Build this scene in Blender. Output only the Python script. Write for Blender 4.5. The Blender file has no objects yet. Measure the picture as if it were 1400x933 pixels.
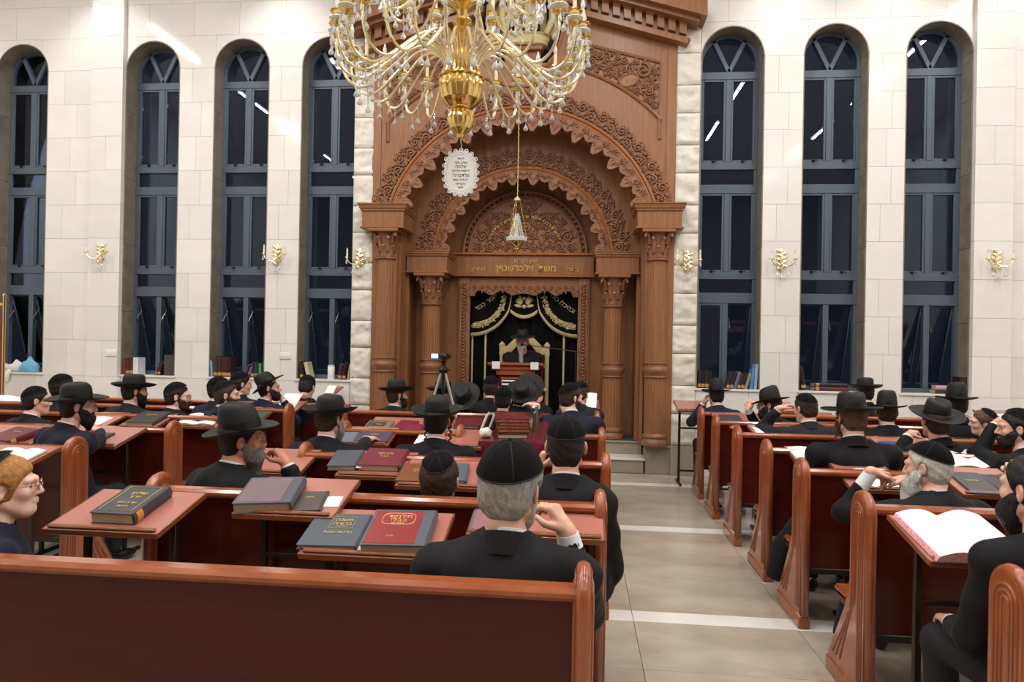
import bpy, math, random
import numpy as np
from mathutils import Matrix, Vector, Euler
random.seed(7)
SC = bpy.context.scene
COL = SC.collection
PI = math.pi
# ------------------------------------------------------------------ camera
CAM_F, CAM_YAW, CAM_PITCH, CAM_ROLL, CAM_H = 935.7, -0.0962, 0.0027, 0.018, 1.70   # focal length in pixels of a 1400 px wide frame
def cam_axes():
    cy, sy, cp, sp = math.cos(CAM_YAW), math.sin(CAM_YAW), math.cos(CAM_PITCH), math.sin(CAM_PITCH)
    f = np.array([sy*cp, cy*cp, sp]); r = np.array([cy, -sy, 0.0]); u = np.cross(r, f)
    c, s = math.cos(CAM_ROLL), math.sin(CAM_ROLL)
    return c*r + s*u, -s*r + c*u, f
CR, CU, CF = cam_axes()
cam = bpy.data.cameras.new('camera'); cam.lens = 36*CAM_F/1400; cam.sensor_width = 36; cam.clip_end = 200; cam.clip_start = 0.05
cam_ob = bpy.data.objects.new('camera', cam); COL.objects.link(cam_ob)
cam_ob.matrix_world = Matrix(((CR[0], CU[0], -CF[0], 0), (CR[1], CU[1], -CF[1], 0), (CR[2], CU[2], -CF[2], CAM_H), (0, 0, 0, 1)))
SC.camera = cam_ob
# ------------------------------------------------------------------ world, exposure, lamps
w = bpy.data.worlds.new('night'); SC.world = w; w.use_nodes = True
w.node_tree.nodes['Background'].inputs[0].default_value = (0.012, 0.016, 0.026, 1); w.node_tree.nodes['Background'].inputs[1].default_value = 0.6
SC.view_settings.view_transform = 'Standard'; SC.view_settings.look = 'None'
SC.view_settings.exposure = 0.12; SC.view_settings.gamma = 1.0
ROOM_X0, ROOM_X1, ROOM_Y0, ROOM_Y1, ROOM_Z = -10.2, 8.6, -7.0, 9.15, 7.3
LINE_X = (-7.6, -4.9, -2.2, 0.6, 3.3, 6.0)
LINE_Y = (-4.2, -1.6, 1.0, 3.6, 6.2)
def area(name, loc, sx, sy, power, col=(1.0, 0.985, 0.965), rot=(0, 0, 0)):
    l = bpy.data.lights.new(name, 'AREA'); l.shape = 'RECTANGLE'; l.size = sx; l.size_y = sy; l.energy = power; l.color = col
    o = bpy.data.objects.new(name, l); COL.objects.link(o); o.location = loc; o.rotation_euler = rot
    return o
for lx in LINE_X:                                   # linear ceiling lamps, running towards the ark
    for ly in LINE_Y:
        area('ceiling_line_light', (lx, ly, ROOM_Z-0.13), 0.06, 1.5, 22 if ly < 0 else 50)
for sx in (-9.3, -6.7, -4.1, 2.6, 3.9, 5.25, 7.0):      # wall washer spots just in front of the window wall
    l = bpy.data.lights.new('wall_washer', 'SPOT'); l.energy = 85; l.spot_size = 1.5; l.spot_blend = 0.8; l.shadow_soft_size = 0.06; l.color = (1, 0.985, 0.965)
    o = bpy.data.objects.new('wall_washer', l); COL.objects.link(o); o.location = (sx, 8.35, ROOM_Z-0.12); o.rotation_euler = (0.18, 0, 0)

# ------------------------------------------------------------------ photo pixel -> place helpers (reading positions off the photograph at known depths/heights)
def _ray(x, y): return CF + (x-700)/CAM_F*CR - (y-466.5)/CAM_F*CU
def atY(x, y, Y):
    d = _ray(x, y); return np.array([0, 0, CAM_H]) + d*(Y/d[1])
def atZ(x, y, Z):
    d = _ray(x, y); return np.array([0, 0, CAM_H]) + d*((Z-CAM_H)/d[2])

# ------------------------------------------------------------------ materials
MATS = {}
def mat(name, col, rough=0.5, metal=0.0, var=0.0, scale=8.0, stretch=(1, 1, 1), bump=0.0, bscale=40.0, coat=0.0, rnd=0.0, col2=None, trans=0.0, emit=0.0, spec=0.5, sheen=0.0, ior=1.45, detail=5.0):
    m = bpy.data.materials.new(name); m.use_nodes = True; nt = m.node_tree; N, L = nt.nodes, nt.links
    b = N['Principled BSDF']; I = b.inputs
    I['Roughness'].default_value = rough; I['Metallic'].default_value = metal; I['Specular IOR Level'].default_value = spec
    I['Coat Weight'].default_value = coat; I['Coat Roughness'].default_value = 0.12; I['Transmission Weight'].default_value = trans; I['IOR'].default_value = ior
    if sheen: I['Sheen Weight'].default_value = sheen; I['Sheen Roughness'].default_value = 0.4
    c = tuple(col)+(1,)
    tc = N.new('ShaderNodeTexCoord'); mp = N.new('ShaderNodeMapping'); L.new(tc.outputs['Object'], mp.inputs['Vector']); mp.inputs['Scale'].default_value = stretch
    ns = N.new('ShaderNodeTexNoise'); ns.inputs['Scale'].default_value = scale; ns.inputs['Detail'].default_value = detail; ns.inputs['Roughness'].default_value = 0.6
    L.new(mp.outputs[0], ns.inputs['Vector'])
    rp = N.new('ShaderNodeValToRGB'); L.new(ns.outputs['Fac'], rp.inputs['Fac'])
    d = col2 if col2 else tuple(v*(1-var) for v in col)
    rp.color_ramp.elements[0].position = 0.3; rp.color_ramp.elements[1].position = 0.72
    rp.color_ramp.elements[0].color = tuple(d)+(1,); rp.color_ramp.elements[1].color = c
    out = rp.outputs[0]
    if rnd:
        oi = N.new('ShaderNodeObjectInfo'); mr = N.new('ShaderNodeMapRange'); L.new(oi.outputs['Random'], mr.inputs['Value'])
        mr.inputs['To Min'].default_value = 1-rnd; mr.inputs['To Max'].default_value = 1+rnd*0.4
        hs = N.new('ShaderNodeHueSaturation'); L.new(out, hs.inputs['Color']); L.new(mr.outputs[0], hs.inputs['Value']); out = hs.outputs[0]
    L.new(out, I['Base Color'])
    if bump:
        n2 = N.new('ShaderNodeTexNoise'); n2.inputs['Scale'].default_value = bscale; n2.inputs['Detail'].default_value = 4; L.new(mp.outputs[0], n2.inputs['Vector'])
        bp = N.new('ShaderNodeBump'); bp.inputs['Strength'].default_value = bump; bp.inputs['Distance'].default_value = 0.01
        L.new(n2.outputs['Fac'], bp.inputs['Height']); L.new(bp.outputs[0], I['Normal'])
    if emit: I['Emission Color'].default_value = c; I['Emission Strength'].default_value = emit
    MATS[name] = m
    return m
def srgb(r, g, b):
    f = lambda v: (v/255/12.92) if v/255 <= 0.04045 else ((v/255+0.055)/1.055)**2.4
    return (f(r), f(g), f(b))
mat('marble', srgb(240, 237, 232), 0.085, var=0.07, scale=1.7, stretch=(1, 1, 2.2), rnd=0.06, detail=8, spec=0.35)
mat('grout', srgb(196, 188, 176), 0.8)
mat('plaster', srgb(238, 234, 228), 0.7, var=0.02)
mat('rough_stone', srgb(230, 225, 212), 0.75, var=0.10, scale=6, bump=0.5, bscale=30, rnd=0.08)
mat('plinth_stone', srgb(168, 158, 138), 0.45, var=0.18, scale=3, rnd=0.05)
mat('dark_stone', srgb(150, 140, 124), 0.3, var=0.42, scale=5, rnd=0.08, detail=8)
mat('floor_stone', srgb(192, 180, 162), 0.2, col2=srgb(160, 148, 131), scale=1.5, stretch=(1, 2.2, 1), rnd=0.08, detail=9)
mat('white_stone', srgb(232, 228, 220), 0.2, var=0.05)
mat('window_paint', srgb(86, 99, 112), 0.42, var=0.06)
mat('ark_wood', srgb(160, 112, 77), 0.36, col2=srgb(135, 90, 58), scale=3.0, stretch=(9, 9, 0.8), detail=6)
mat('ark_carved', srgb(154, 107, 78), 0.42, col2=srgb(124, 82, 57), scale=9)
mat('ark_rail_wood', srgb(168, 108, 66), 0.32, var=0.15, scale=6)
mat('pew_panel', srgb(80, 24, 14), 0.26, col2=srgb(66, 18, 11), scale=2.2, stretch=(1, 5, 7), coat=0.1, spec=0.3)
mat('back_wall', srgb(146, 128, 110), 0.6, var=0.05)
mat('pew_wood', srgb(168, 92, 54), 0.17, col2=srgb(140, 70, 40), scale=4, stretch=(2, 7, 1), coat=0.6)
mat('laminate', srgb(174, 110, 98), 0.24, var=0.05, scale=30, coat=0.35)
mat('desk_edge', srgb(138, 82, 50), 0.25, var=0.2, scale=8, coat=0.3)
mat('dark_metal', srgb(58, 50, 44), 0.35, metal=0.6)
mat('gold', (0.86, 0.62, 0.22), 0.16, metal=1.0, var=0.12, scale=14)
mat('pale_gold', (0.97, 0.86, 0.56), 0.25, metal=0.85)
mat('gilt_paint', srgb(214, 196, 140), 0.35, var=0.15, scale=20)
mat('gold_letter', srgb(226, 196, 116), 0.3, metal=0.3)
mat('crystal', (0.97, 0.97, 0.98), 0.04, trans=0.6, ior=1.5)
mat('frosted', (0.86, 0.87, 0.86), 0.18, trans=0.25)
mat('candle_sleeve', srgb(240, 228, 188), 0.4)
mat('black_velvet', (0.0035, 0.0033, 0.0036), 0.9, sheen=0.02, var=0.3, spec=0.2)
mat('black_felt', (0.0095, 0.009, 0.0088), 0.66, var=0.3, scale=20, bump=0.15, bscale=250, sheen=0.06)
mat('black_suit', (0.007, 0.007, 0.0085), 0.78, var=0.2, scale=8, bump=0.5, bscale=9, sheen=0.03, spec=0.3)
mat('charcoal_suit', (0.016, 0.0165, 0.021), 0.78, var=0.2, scale=8, bump=0.5, bscale=9, sheen=0.04, spec=0.3)
mat('navy_suit', (0.011, 0.012, 0.029), 0.75, var=0.2, scale=8, bump=0.5, bscale=9, sheen=0.04, spec=0.3)
mat('blue_suit', (0.009, 0.013, 0.042), 0.75, var=0.2, scale=8, bump=0.5, bscale=9, sheen=0.04, spec=0.3)
mat('trouser_cloth', (0.009, 0.009, 0.011), 0.8, bump=0.3, bscale=10)
mat('shoe_leather', (0.006, 0.006, 0.006), 0.25)
mat('ribbon', (0.005, 0.005, 0.005), 0.4)
mat('shirt', srgb(236, 236, 240), 0.7)
mat('skin', srgb(230, 184, 162), 0.48, col2=srgb(216, 164, 140), scale=14)
mat('skin_pale', srgb(238, 200, 180), 0.48, col2=srgb(228, 180, 160), scale=14)
mat('skin_ruddy', srgb(216, 150, 124), 0.48, col2=srgb(200, 130, 104), scale=14)
for nm, a, b in (('hair_black', (18, 14, 12), (34, 27, 22)), ('hair_dark', (40, 28, 20), (64, 46, 34)), ('hair_brown', (70, 50, 36), (104, 76, 54)), ('hair_ginger', (150, 98, 46), (186, 132, 70)),
                 ('hair_grey', (120, 118, 116), (176, 174, 170)), ('hair_white', (178, 176, 168), (222, 220, 212)), ('beard_grey', (92, 86, 80), (142, 136, 128))):
    mat(nm, srgb(*b), 0.6, col2=srgb(*a), scale=60, stretch=(1, 1, 0.5), bump=0.6, bscale=120)
mat('eye', (0.8, 0.8, 0.78), 0.1); mat('iris', (0.02, 0.013, 0.01), 0.1)
mat('wire', srgb(180, 172, 160), 0.2, metal=0.9)
mat('lens', (0.97, 0.98, 0.98), 0.02, trans=1.0, ior=1.05)
mat('page', srgb(246, 243, 236), 0.7, var=0.03, scale=30)
mat('page_edge', srgb(196, 178, 146), 0.8, var=0.25, scale=60, stretch=(1, 1, 12))
mat('marbled_edge', srgb(204, 128, 84), 0.6, col2=srgb(124, 46, 38), scale=70)
mat('white_plastic', srgb(238, 238, 236), 0.35)
mat('black_plastic', (0.01, 0.01, 0.011), 0.35)
mat('aluminium', srgb(190, 190, 192), 0.3, metal=0.7)
mat('carpet', srgb(66, 70, 82), 0.95, bump=0.4, bscale=200)
mat('lamp_diffuser', (1.0, 0.96, 0.9), 0.5, emit=9.0)
mat('screen', srgb(170, 190, 250), 0.3, emit=1.2)
mat('maroon_cloth', srgb(112, 32, 48), 0.18, var=0.3, scale=12, coat=0.5, bump=0.4, bscale=18)
mat('inscription_ink', srgb(110, 106, 110), 0.6)
mat('black_ink', srgb(40, 36, 36), 0.6)
mat('bag_blue', srgb(120, 190, 224), 0.4); mat('bag_white', srgb(228, 230, 232), 0.45)
def colmat(r, g, b, rough=0.35):
    k = 'cover_%d_%d_%d' % (r, g, b)
    return MATS.get(k) or mat(k, srgb(r, g, b), rough, var=0.12, scale=14, bump=0.1, bscale=60)

# glass of the windows: a thin reflecting pane, the night behind it
def pane_mat():
    m = bpy.data.materials.new('window_glass'); m.use_nodes = True; nt = m.node_tree; N, L = nt.nodes, nt.links
    N.remove(N['Principled BSDF']); tr = N.new('ShaderNodeBsdfTransparent'); tr.inputs[0].default_value = (0.80, 0.85, 0.9, 1)
    gl = N.new('ShaderNodeBsdfGlossy'); gl.inputs['Roughness'].default_value = 0.0; gl.inputs[0].default_value = (0.62, 0.72, 0.95, 1)
    fr = N.new('ShaderNodeFresnel'); fr.inputs[0].default_value = 1.5; mx = N.new('ShaderNodeMixShader')
    L.new(fr.outputs[0], mx.inputs[0]); L.new(tr.outputs[0], mx.inputs[1]); L.new(gl.outputs[0], mx.inputs[2]); L.new(mx.outputs[0], N['Material Output'].inputs[0])
    MATS['window_glass'] = m
pane_mat()

# ------------------------------------------------------------------ mesh building
class M:
    def __init__(s): s.v = []; s.f = []; s.m = []
    def add(s, vs, fs, mi=0):
        o = len(s.v); s.v.extend([tuple(map(float, p)) for p in vs]); s.f.extend([tuple(i+o for i in f) for f in fs]); s.m.extend([mi]*len(fs)); return s
    def box(s, x0, x1, y0, y1, z0, z1, bev=0.0, mi=0, R=None, c=None):
        b = min(bev, abs(x1-x0)/2.01, abs(y1-y0)/2.01, abs(z1-z0)/2.01)
        if b <= 0:
            vs = [(x, y, z) for x in (x0, x1) for y in (y0, y1) for z in (z0, z1)]
            fs = [(0, 1, 3, 2), (4, 6, 7, 5), (0, 4, 5, 1), (2, 3, 7, 6), (0, 2, 6, 4), (1, 5, 7, 3)]
        else:
            vs = []; idx = {}
            for ix, x in enumerate((x0, x1)):
                for iy, y in enumerate((y0, y1)):
                    for iz, z in enumerate((z0, z1)):
                        sx, sy, sz = (1-2*ix)*b, (1-2*iy)*b, (1-2*iz)*b
                        for ax in range(3):
                            p = [x+sx, y+sy, z+sz]; p[ax] = (x, y, z)[ax]
                            idx[ix, iy, iz, ax] = len(vs); vs.append(tuple(p))
            fs = []
            for ax in range(3):
                o1, o2 = [a for a in range(3) if a != ax]
                for sd in (0, 1):
                    q = []
                    for a, bb in ((0, 0), (1, 0), (1, 1), (0, 1)):
                        k = [0, 0, 0]; k[ax] = sd; k[o1] = a; k[o2] = bb; q.append(idx[k[0], k[1], k[2], ax])
                    fs.append(tuple(q))
                for a in (0, 1):
                    for bb in (0, 1):
                        k0 = [0, 0, 0]; k1 = [0, 0, 0]; k0[ax] = 0; k1[ax] = 1
                        for k in (k0, k1): k[o1] = a; k[o2] = bb
                        fs.append((idx[(*k0, o1)], idx[(*k1, o1)], idx[(*k1, o2)], idx[(*k0, o2)]))
            for ix in (0, 1):
                for iy in (0, 1):
                    for iz in (0, 1): fs.append(tuple(idx[ix, iy, iz, a] for a in range(3)))
        if R is not None:
            c = np.array(c if c is not None else ((x0+x1)/2, (y0+y1)/2, (z0+z1)/2)); vs = [R @ (np.array(p)-c) + c for p in vs]
        return s.add(vs, fs, mi)
    def tube(s, pts, r, n=8, closed=False, mi=0, sq=1.0):
        P = [np.array(p, float) for p in pts]; k = len(P); rr = r if hasattr(r, '__len__') else [r]*k
        up = np.array([0.0, 0.0, 1.0]); vs = []; prev = None
        for i in range(k):
            a = P[i-1] if (i > 0 or closed) else P[i]; b = P[(i+1) % k] if (i < k-1 or closed) else P[i]
            t = b-a; t = t/(np.linalg.norm(t)+1e-12)
            if prev is None:
                nrm = np.cross(t, up);
                if np.linalg.norm(nrm) < 1e-3: nrm = np.cross(t, np.array([1.0, 0, 0]))
            else: nrm = prev - t*np.dot(prev, t)
            nrm /= (np.linalg.norm(nrm)+1e-12); prev = nrm; bn = np.cross(t, nrm)
            for j in range(n):
                an = 2*PI*j/n; vs.append(P[i] + rr[i]*(math.cos(an)*nrm + sq*math.sin(an)*bn))
        fs = []
        for i in range(k if closed else k-1):
            for j in range(n):
                a, b = i*n+j, i*n+(j+1) % n; c, d = ((i+1) % k)*n+j, ((i+1) % k)*n+(j+1) % n
                fs.append((a, b, d, c))
        if not closed: fs.append(tuple(range(n))[::-1]); fs.append(tuple((k-1)*n+j for j in range(n)))
        return s.add(vs, fs, mi)
    def lathe(s, prof, n=24, c=(0, 0, 0), sx=1.0, sy=1.0, mi=0, fn=None, flute=None):
        vs = []; k = len(prof)
        for (r, z) in prof:
            for j in range(n):
                a = 2*PI*j/n; rr = r
                if flute: rr = r*flute(j, n, z)
                p = (c[0]+rr*sx*math.cos(a), c[1]+rr*sy*math.sin(a), c[2]+z)
                vs.append(fn(p, a, r, z) if fn else p)
        fs = [(i*n+j, i*n+(j+1) % n, (i+1)*n+(j+1) % n, (i+1)*n+j) for i in range(k-1) for j in range(n)]
        if prof[0][0] > 1e-6: fs.append(tuple(range(n))[::-1])
        if prof[-1][0] > 1e-6: fs.append(tuple((k-1)*n+j for j in range(n)))
        return s.add(vs, fs, mi)
    def ball(s, c, r, nu=10, nv=6, R=None, mi=0):
        r = r if hasattr(r, '__len__') else (r, r, r); vs = []
        for i in range(1, nv):
            t = PI*i/nv
            for j in range(nu):
                a = 2*PI*j/nu; vs.append(np.array([r[0]*math.sin(t)*math.cos(a), r[1]*math.sin(t)*math.sin(a), r[2]*math.cos(t)]))
        vs += [np.array([0, 0, r[2]]), np.array([0, 0, -r[2]])]
        if R is not None: vs = [R @ p for p in vs]
        vs = [p+np.array(c) for p in vs]; T, B = (nv-1)*nu, (nv-1)*nu+1
        fs = [(i*nu+j, (i+1)*nu+j, (i+1)*nu+(j+1) % nu, i*nu+(j+1) % nu) for i in range(nv-2) for j in range(nu)]
        fs += [(T, j, (j+1) % nu) for j in range(nu)] + [(B, (nv-2)*nu+(j+1) % nu, (nv-2)*nu+j) for j in range(nu)]
        return s.add(vs, fs, mi)
    def prism(s, poly, a, b, axis='x', mi=0):
        # poly in the two other axes (in order), extruded along axis from a to b
        def p3(u, v, t): return (t, u, v) if axis == 'x' else ((u, t, v) if axis == 'y' else (u, v, t))
        n = len(poly); vs = [p3(u, v, a) for u, v in poly]+[p3(u, v, b) for u, v in poly]
        fs = [tuple(range(n))[::-1], tuple(range(n, 2*n))]+[(i, (i+1) % n, n+(i+1) % n, n+i) for i in range(n)]
        return s.add(vs, fs, mi)
    def strips(s, xs, lo, hi, y0, y1, mi=0):
        # upright plate between the curves lo(x) and hi(x), from depth y0 to y1; columns where hi <= lo are left open
        L = [lo(x) for x in xs]; H = [hi(x) for x in xs]; n = len(xs)
        vs = []
        for i, x in enumerate(xs): vs += [(x, y0, L[i]), (x, y0, H[i]), (x, y1, L[i]), (x, y1, H[i])]
        ok = [not (H[i] <= L[i]+1e-6 and H[i+1] <= L[i+1]+1e-6) for i in range(n-1)]; fs = []
        for i in range(n-1):
            if not ok[i]: continue
            a, b = 4*i, 4*i+4
            fs += [(a, b, b+1, a+1), (a+2, a+3, b+3, b+2), (a, a+2, b+2, b), (a+1, b+1, b+3, a+3)]
            if i == 0 or not ok[i-1]: fs.append((a, a+1, a+3, a+2))
            if i == n-2 or not ok[i+1]: fs.append((b, b+2, b+3, b+1))
        return s.add(vs, fs, mi)
    def xf(s, Rm, t, start=0):
        A = np.array(s.v[start:]) @ np.array(Rm).T + np.array(t); s.v[start:] = [tuple(p) for p in A]; return s
    def mesh(s, name, mats, sharp=40):
        me = bpy.data.meshes.new(name); me.from_pydata(s.v, [], s.f)
        for m in (mats if isinstance(mats, (list, tuple)) else [mats]): me.materials.append(MATS[m] if isinstance(m, str) else m)
        if any(s.m): me.polygons.foreach_set('material_index', s.m)
        me.polygons.foreach_set('use_smooth', [True]*len(s.f))
        import bmesh
        bm = bmesh.new(); bm.from_mesh(me); bmesh.ops.recalc_face_normals(bm, faces=bm.faces); bm.to_mesh(me); bm.free()
        if sharp: me.set_sharp_from_angle(angle=math.radians(sharp))
        return me
    def part(s, name, mats, parent=None, sharp=40, loc=None, rot=None):
        return part(name, s.mesh(name, mats, sharp), parent, loc, rot)
def part(name, me, parent=None, loc=None, rot=None, label=None):
    o = bpy.data.objects.new(name, me); COL.objects.link(o)
    if parent is not None: o.parent = parent
    if loc is not None: o.location = loc
    if rot is not None: o.rotation_euler = rot
    if label: o['label'] = label
    return o
def tag(o, label=None, cat=None, group=None, kind=None):
    if label: o['label'] = label
    if cat: o['category'] = cat
    if group: o['group'] = group
    if kind: o['kind'] = kind
    return o
def thing(name, label, cat, loc=(0, 0, 0), rotz=0.0, group=None, rot=None, kind=None):
    o = bpy.data.objects.new(name, None); COL.objects.link(o); o.empty_display_size = 0.1
    o.location = tuple(map(float, loc)); o.rotation_euler = rot if rot is not None else (0, 0, rotz)
    return tag(o, label, cat, group, kind)
def struct(name, loc=(0, 0, 0), label=None, cat=None):
    return thing(name, label, cat, loc, kind='structure')
def dup(root, loc=None, rotz=None, label=None, group=None):
    def cp(o, par):
        c = o.copy(); COL.objects.link(c); c.parent = par
        for ch in list(o.children): cp(ch, c)
        return c
    c = cp(root, root.parent)
    if loc is not None: c.location = tuple(map(float, loc))
    if rotz is not None: c.rotation_euler = (0, 0, rotz)
    if label: c['label'] = label
    if group: c['group'] = group
    return c
def Rz(a): c, s = math.cos(a), math.sin(a); return np.array([[c, -s, 0], [s, c, 0], [0, 0, 1.0]])
def Rx(a): c, s = math.cos(a), math.sin(a); return np.array([[1.0, 0, 0], [0, c, -s], [0, s, c]])
def Ry(a): c, s = math.cos(a), math.sin(a); return np.array([[c, 0, s], [0, 1.0, 0], [-s, 0, c]])

# ------------------------------------------------------------------ Hebrew lettering (mesh glyphs set right to left)
_GL = {}
def glyph(c):
    if c not in _GL:
        cu = bpy.data.curves.new('g', 'FONT'); cu.body = c; cu.size = 1; cu.extrude = 0.5; cu.resolution_u = 1
        o = bpy.data.objects.new('g', cu); COL.objects.link(o); dg = bpy.context.evaluated_depsgraph_get(); dg.update()
        me = bpy.data.meshes.new_from_object(o.evaluated_get(dg)); bpy.data.objects.remove(o); bpy.data.curves.remove(cu)
        v = np.array([p.co for p in me.vertices]); f = [tuple(p.vertices) for p in me.polygons]; bpy.data.meshes.remove(me)
        _GL[c] = (v, f, v[:, 0].min(), v[:, 0].max())
    return _GL[c]
def text_width(s): return sum((0.3 if c == ' ' else glyph(c)[3]-glyph(c)[2]+0.09) for c in s)
def lettering(m, s, size, thick, place, mi=0):
    """s is set right to left; place(u, v, d) maps text coordinates (u from the right edge leftwards negative, v up, d towards the reader) to space."""
    W = text_width(s); u = W/2
    for c in s:
        if c == ' ': u -= 0.3; continue
        v, f, a, b = glyph(c); wd = b-a
        u0 = u-wd
        m.add([place((u0+p[0]-a)*size, p[1]*size, p[2]*thick) for p in v], f, mi)
        u -= wd+0.09
    return W*size
# ================================================================== THE ROOM
from mathutils import noise as mnoise
YW = 9.15                                   # face of the window wall
SILL, SPRING, WR = 1.15, 5.49, 0.405        # windows: sill height, springing of the arch, half width
WINX = (-8.06, -6.06, -4.745, -3.47, 1.95, 3.245, 4.507)
AX = -0.81                                  # axis of the ark
def in_window(x):
    for c in WINX:
        if abs(x-c) < WR-1e-6: return c
    return None
def arch_top(x):
    c = in_window(x)
    return None if c is None else SPRING+math.sqrt(max(0, WR*WR-(x-c)**2))

# floor: slab, stone tiles with recessed joints, white stripes across
floor = M().box(ROOM_X0, ROOM_X1, ROOM_Y0, 10.6, -0.12, -0.012).part('floor', 'grout'); tag(floor, kind='structure')
stripe_y = [2.30, 4.36, 6.45, 8.484]; SW = 0.085
tile_cache = {}
def tile(x0, x1, y0, y1, m, name):
    k = (round(x1-x0, 3), round(y1-y0, 3), m)
    if k not in tile_cache: tile_cache[k] = M().box(-(x1-x0)/2, (x1-x0)/2, -(y1-y0)/2, (y1-y0)/2, -0.012, 0, 0.0015).mesh(name, m)
    return part(name, tile_cache[k], floor, ((x0+x1)/2, (y0+y1)/2, 0))
ys = []
prev = 0.25-SW
for y in stripe_y+[9.17+SW]:
    a, b = prev+SW, y-SW; n = max(1, round((b-a)/0.64))
    ys += [(a+(b-a)*i/n, a+(b-a)*(i+1)/n, 'floor_stone') for i in range(n)]
    if y < 9: ys.append((y-SW, y+SW, 'white_stone'))
    prev = y
for ix in range(-5, 5):
    x0 = 0.37+0.98*ix; g = 0.0015
    for (a, b, m) in ys: tile(x0+g, x0+0.98-g, a+g, b-g, m, 'stripe' if m == 'white_stone' else 'tile')
for (x0, x1, y0, y1) in ((ROOM_X0, -4.53, ROOM_Y0, 10.5), (5.27, ROOM_X1, ROOM_Y0, 10.5), (-4.53, 5.27, ROOM_Y0, 0.25)):
    tile(x0+0.002, x1-0.002, y0+0.002, y1-0.002, 'floor_stone', 'floor_slab')

tag(M().box(ROOM_X0-0.2, ROOM_X1+0.2, ROOM_Y0-0.2, 10.6, ROOM_Z, ROOM_Z+0.2).part('ceiling', 'plaster'), kind='structure')
tag(M().box(ROOM_X0-0.2, ROOM_X0, ROOM_Y0-0.2, 10.6, -0.12, ROOM_Z).part('wall_left', 'plaster'), kind='structure')
tag(M().box(ROOM_X1, ROOM_X1+0.2, ROOM_Y0-0.2, 10.6, -0.12, ROOM_Z).part('wall_right', 'plaster'), kind='structure')
tag(M().box(ROOM_X0, ROOM_X1, ROOM_Y0-0.2, ROOM_Y0, -0.12, ROOM_Z).part('wall_front', 'back_wall'), kind='structure')

# window wall: backing with the openings, then every stone panel as a piece of its own
ARK0, ARK1 = AX-2.03, AX+2.06
def xs_fine(a, b):
    s = {a, b}
    for c in WINX:
        for q in [c-WR-1e-5, c-WR+1e-5, c+WR-1e-5, c+WR+1e-5]+[c+WR*math.cos(PI*i/16) for i in range(1, 16)]:
            if a < q < b: s.add(q)
    return sorted(s)
bk = M()
for (a, b) in ((ROOM_X0, ARK0), (ARK1, ROOM_X1)):
    bk.strips([a, b], lambda x: -0.1, lambda x: SILL-0.03, YW+0.015, YW+0.3)
    bk.strips(xs_fine(a, b), lambda x: arch_top(x) or SILL-0.03, lambda x: ROOM_Z, YW+0.015, YW+0.3)
bk.strips([ARK0, AX-0.62, AX-0.61, AX+0.61, AX+0.62, ARK1], lambda x: 5.0 if abs(x-AX) > 0.615 else ROOM_Z-0.3, lambda x: ROOM_Z, YW+0.10, YW+0.3)
wall = bk.part('wall_back', 'grout', sharp=30); tag(wall, kind='structure')
PIERS = ((-6.945, -6.466), (4.913, 5.37))
rows = [(0.0, 0.385), (0.385, 0.765), (0.765, SILL-0.03)]+[(SILL-0.03 if i == 0 else SILL+i*0.4822, SILL+(i+1)*0.4822) for i in range(9)]+[(SPRING+i*0.46, SPRING+(i+1)*0.46) for i in range(4)]
STRIP_L, STRIP_R = (-3.115, ARK0+0.02), (ARK1-0.02, 1.545)
G = 0.0016
def panel(a, b, za, zb, yf):
    if b-a < 0.03: return
    xs = xs_fine(a+G, b-G); m = M()
    def lo(x):
        t = arch_top(x) if zb > SILL+0.01 else None
        return za+G if t is None else min(max(za+G, t), zb-G)
    if all(lo(x) >= zb-G-1e-4 for x in xs): return
    m.strips(xs, lo, lambda x: zb-G, yf, YW+0.02).part('panel', 'marble', wall, sharp=30)
for ri, (za, zb) in enumerate(rows):
    zb = min(zb, ROOM_Z)
    segs = []
    for (a, b, yf) in ((ROOM_X0, PIERS[0][0], YW), (*PIERS[0], YW-0.07), (PIERS[0][1], STRIP_L[0], YW), (STRIP_R[1], PIERS[1][0], YW), (*PIERS[1], YW-0.07), (PIERS[1][1], ROOM_X1, YW)):
        cuts = [a, b]
        if SILL < zb <= SPRING+0.01:
            for c in WINX:
                for q in (c-WR, c+WR):
                    if a+0.01 < q < b-0.01: cuts.append(q)
        cuts.sort()
        for p, q in zip(cuts[:-1], cuts[1:]):
            if in_window((p+q)/2) is not None and SILL < zb <= SPRING+0.01: continue
            n = max(1, round((q-p)/0.74)); off = 0.5 if ri % 2 else 0.0
            ed = [p]+[p+(q-p)*(i+off)/n for i in range(0 if off else 1, n)]+[q]
            if n == 1 and ri % 3 and zb <= SPRING+0.01 and q-p > 0.4: ed = [p, p+(q-p)*(0.36 if ri % 2 else 0.64), q] if yf == YW else [p, q]
            for i in range(len(ed)-1): panel(ed[i], ed[i+1], za, zb, yf)
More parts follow.
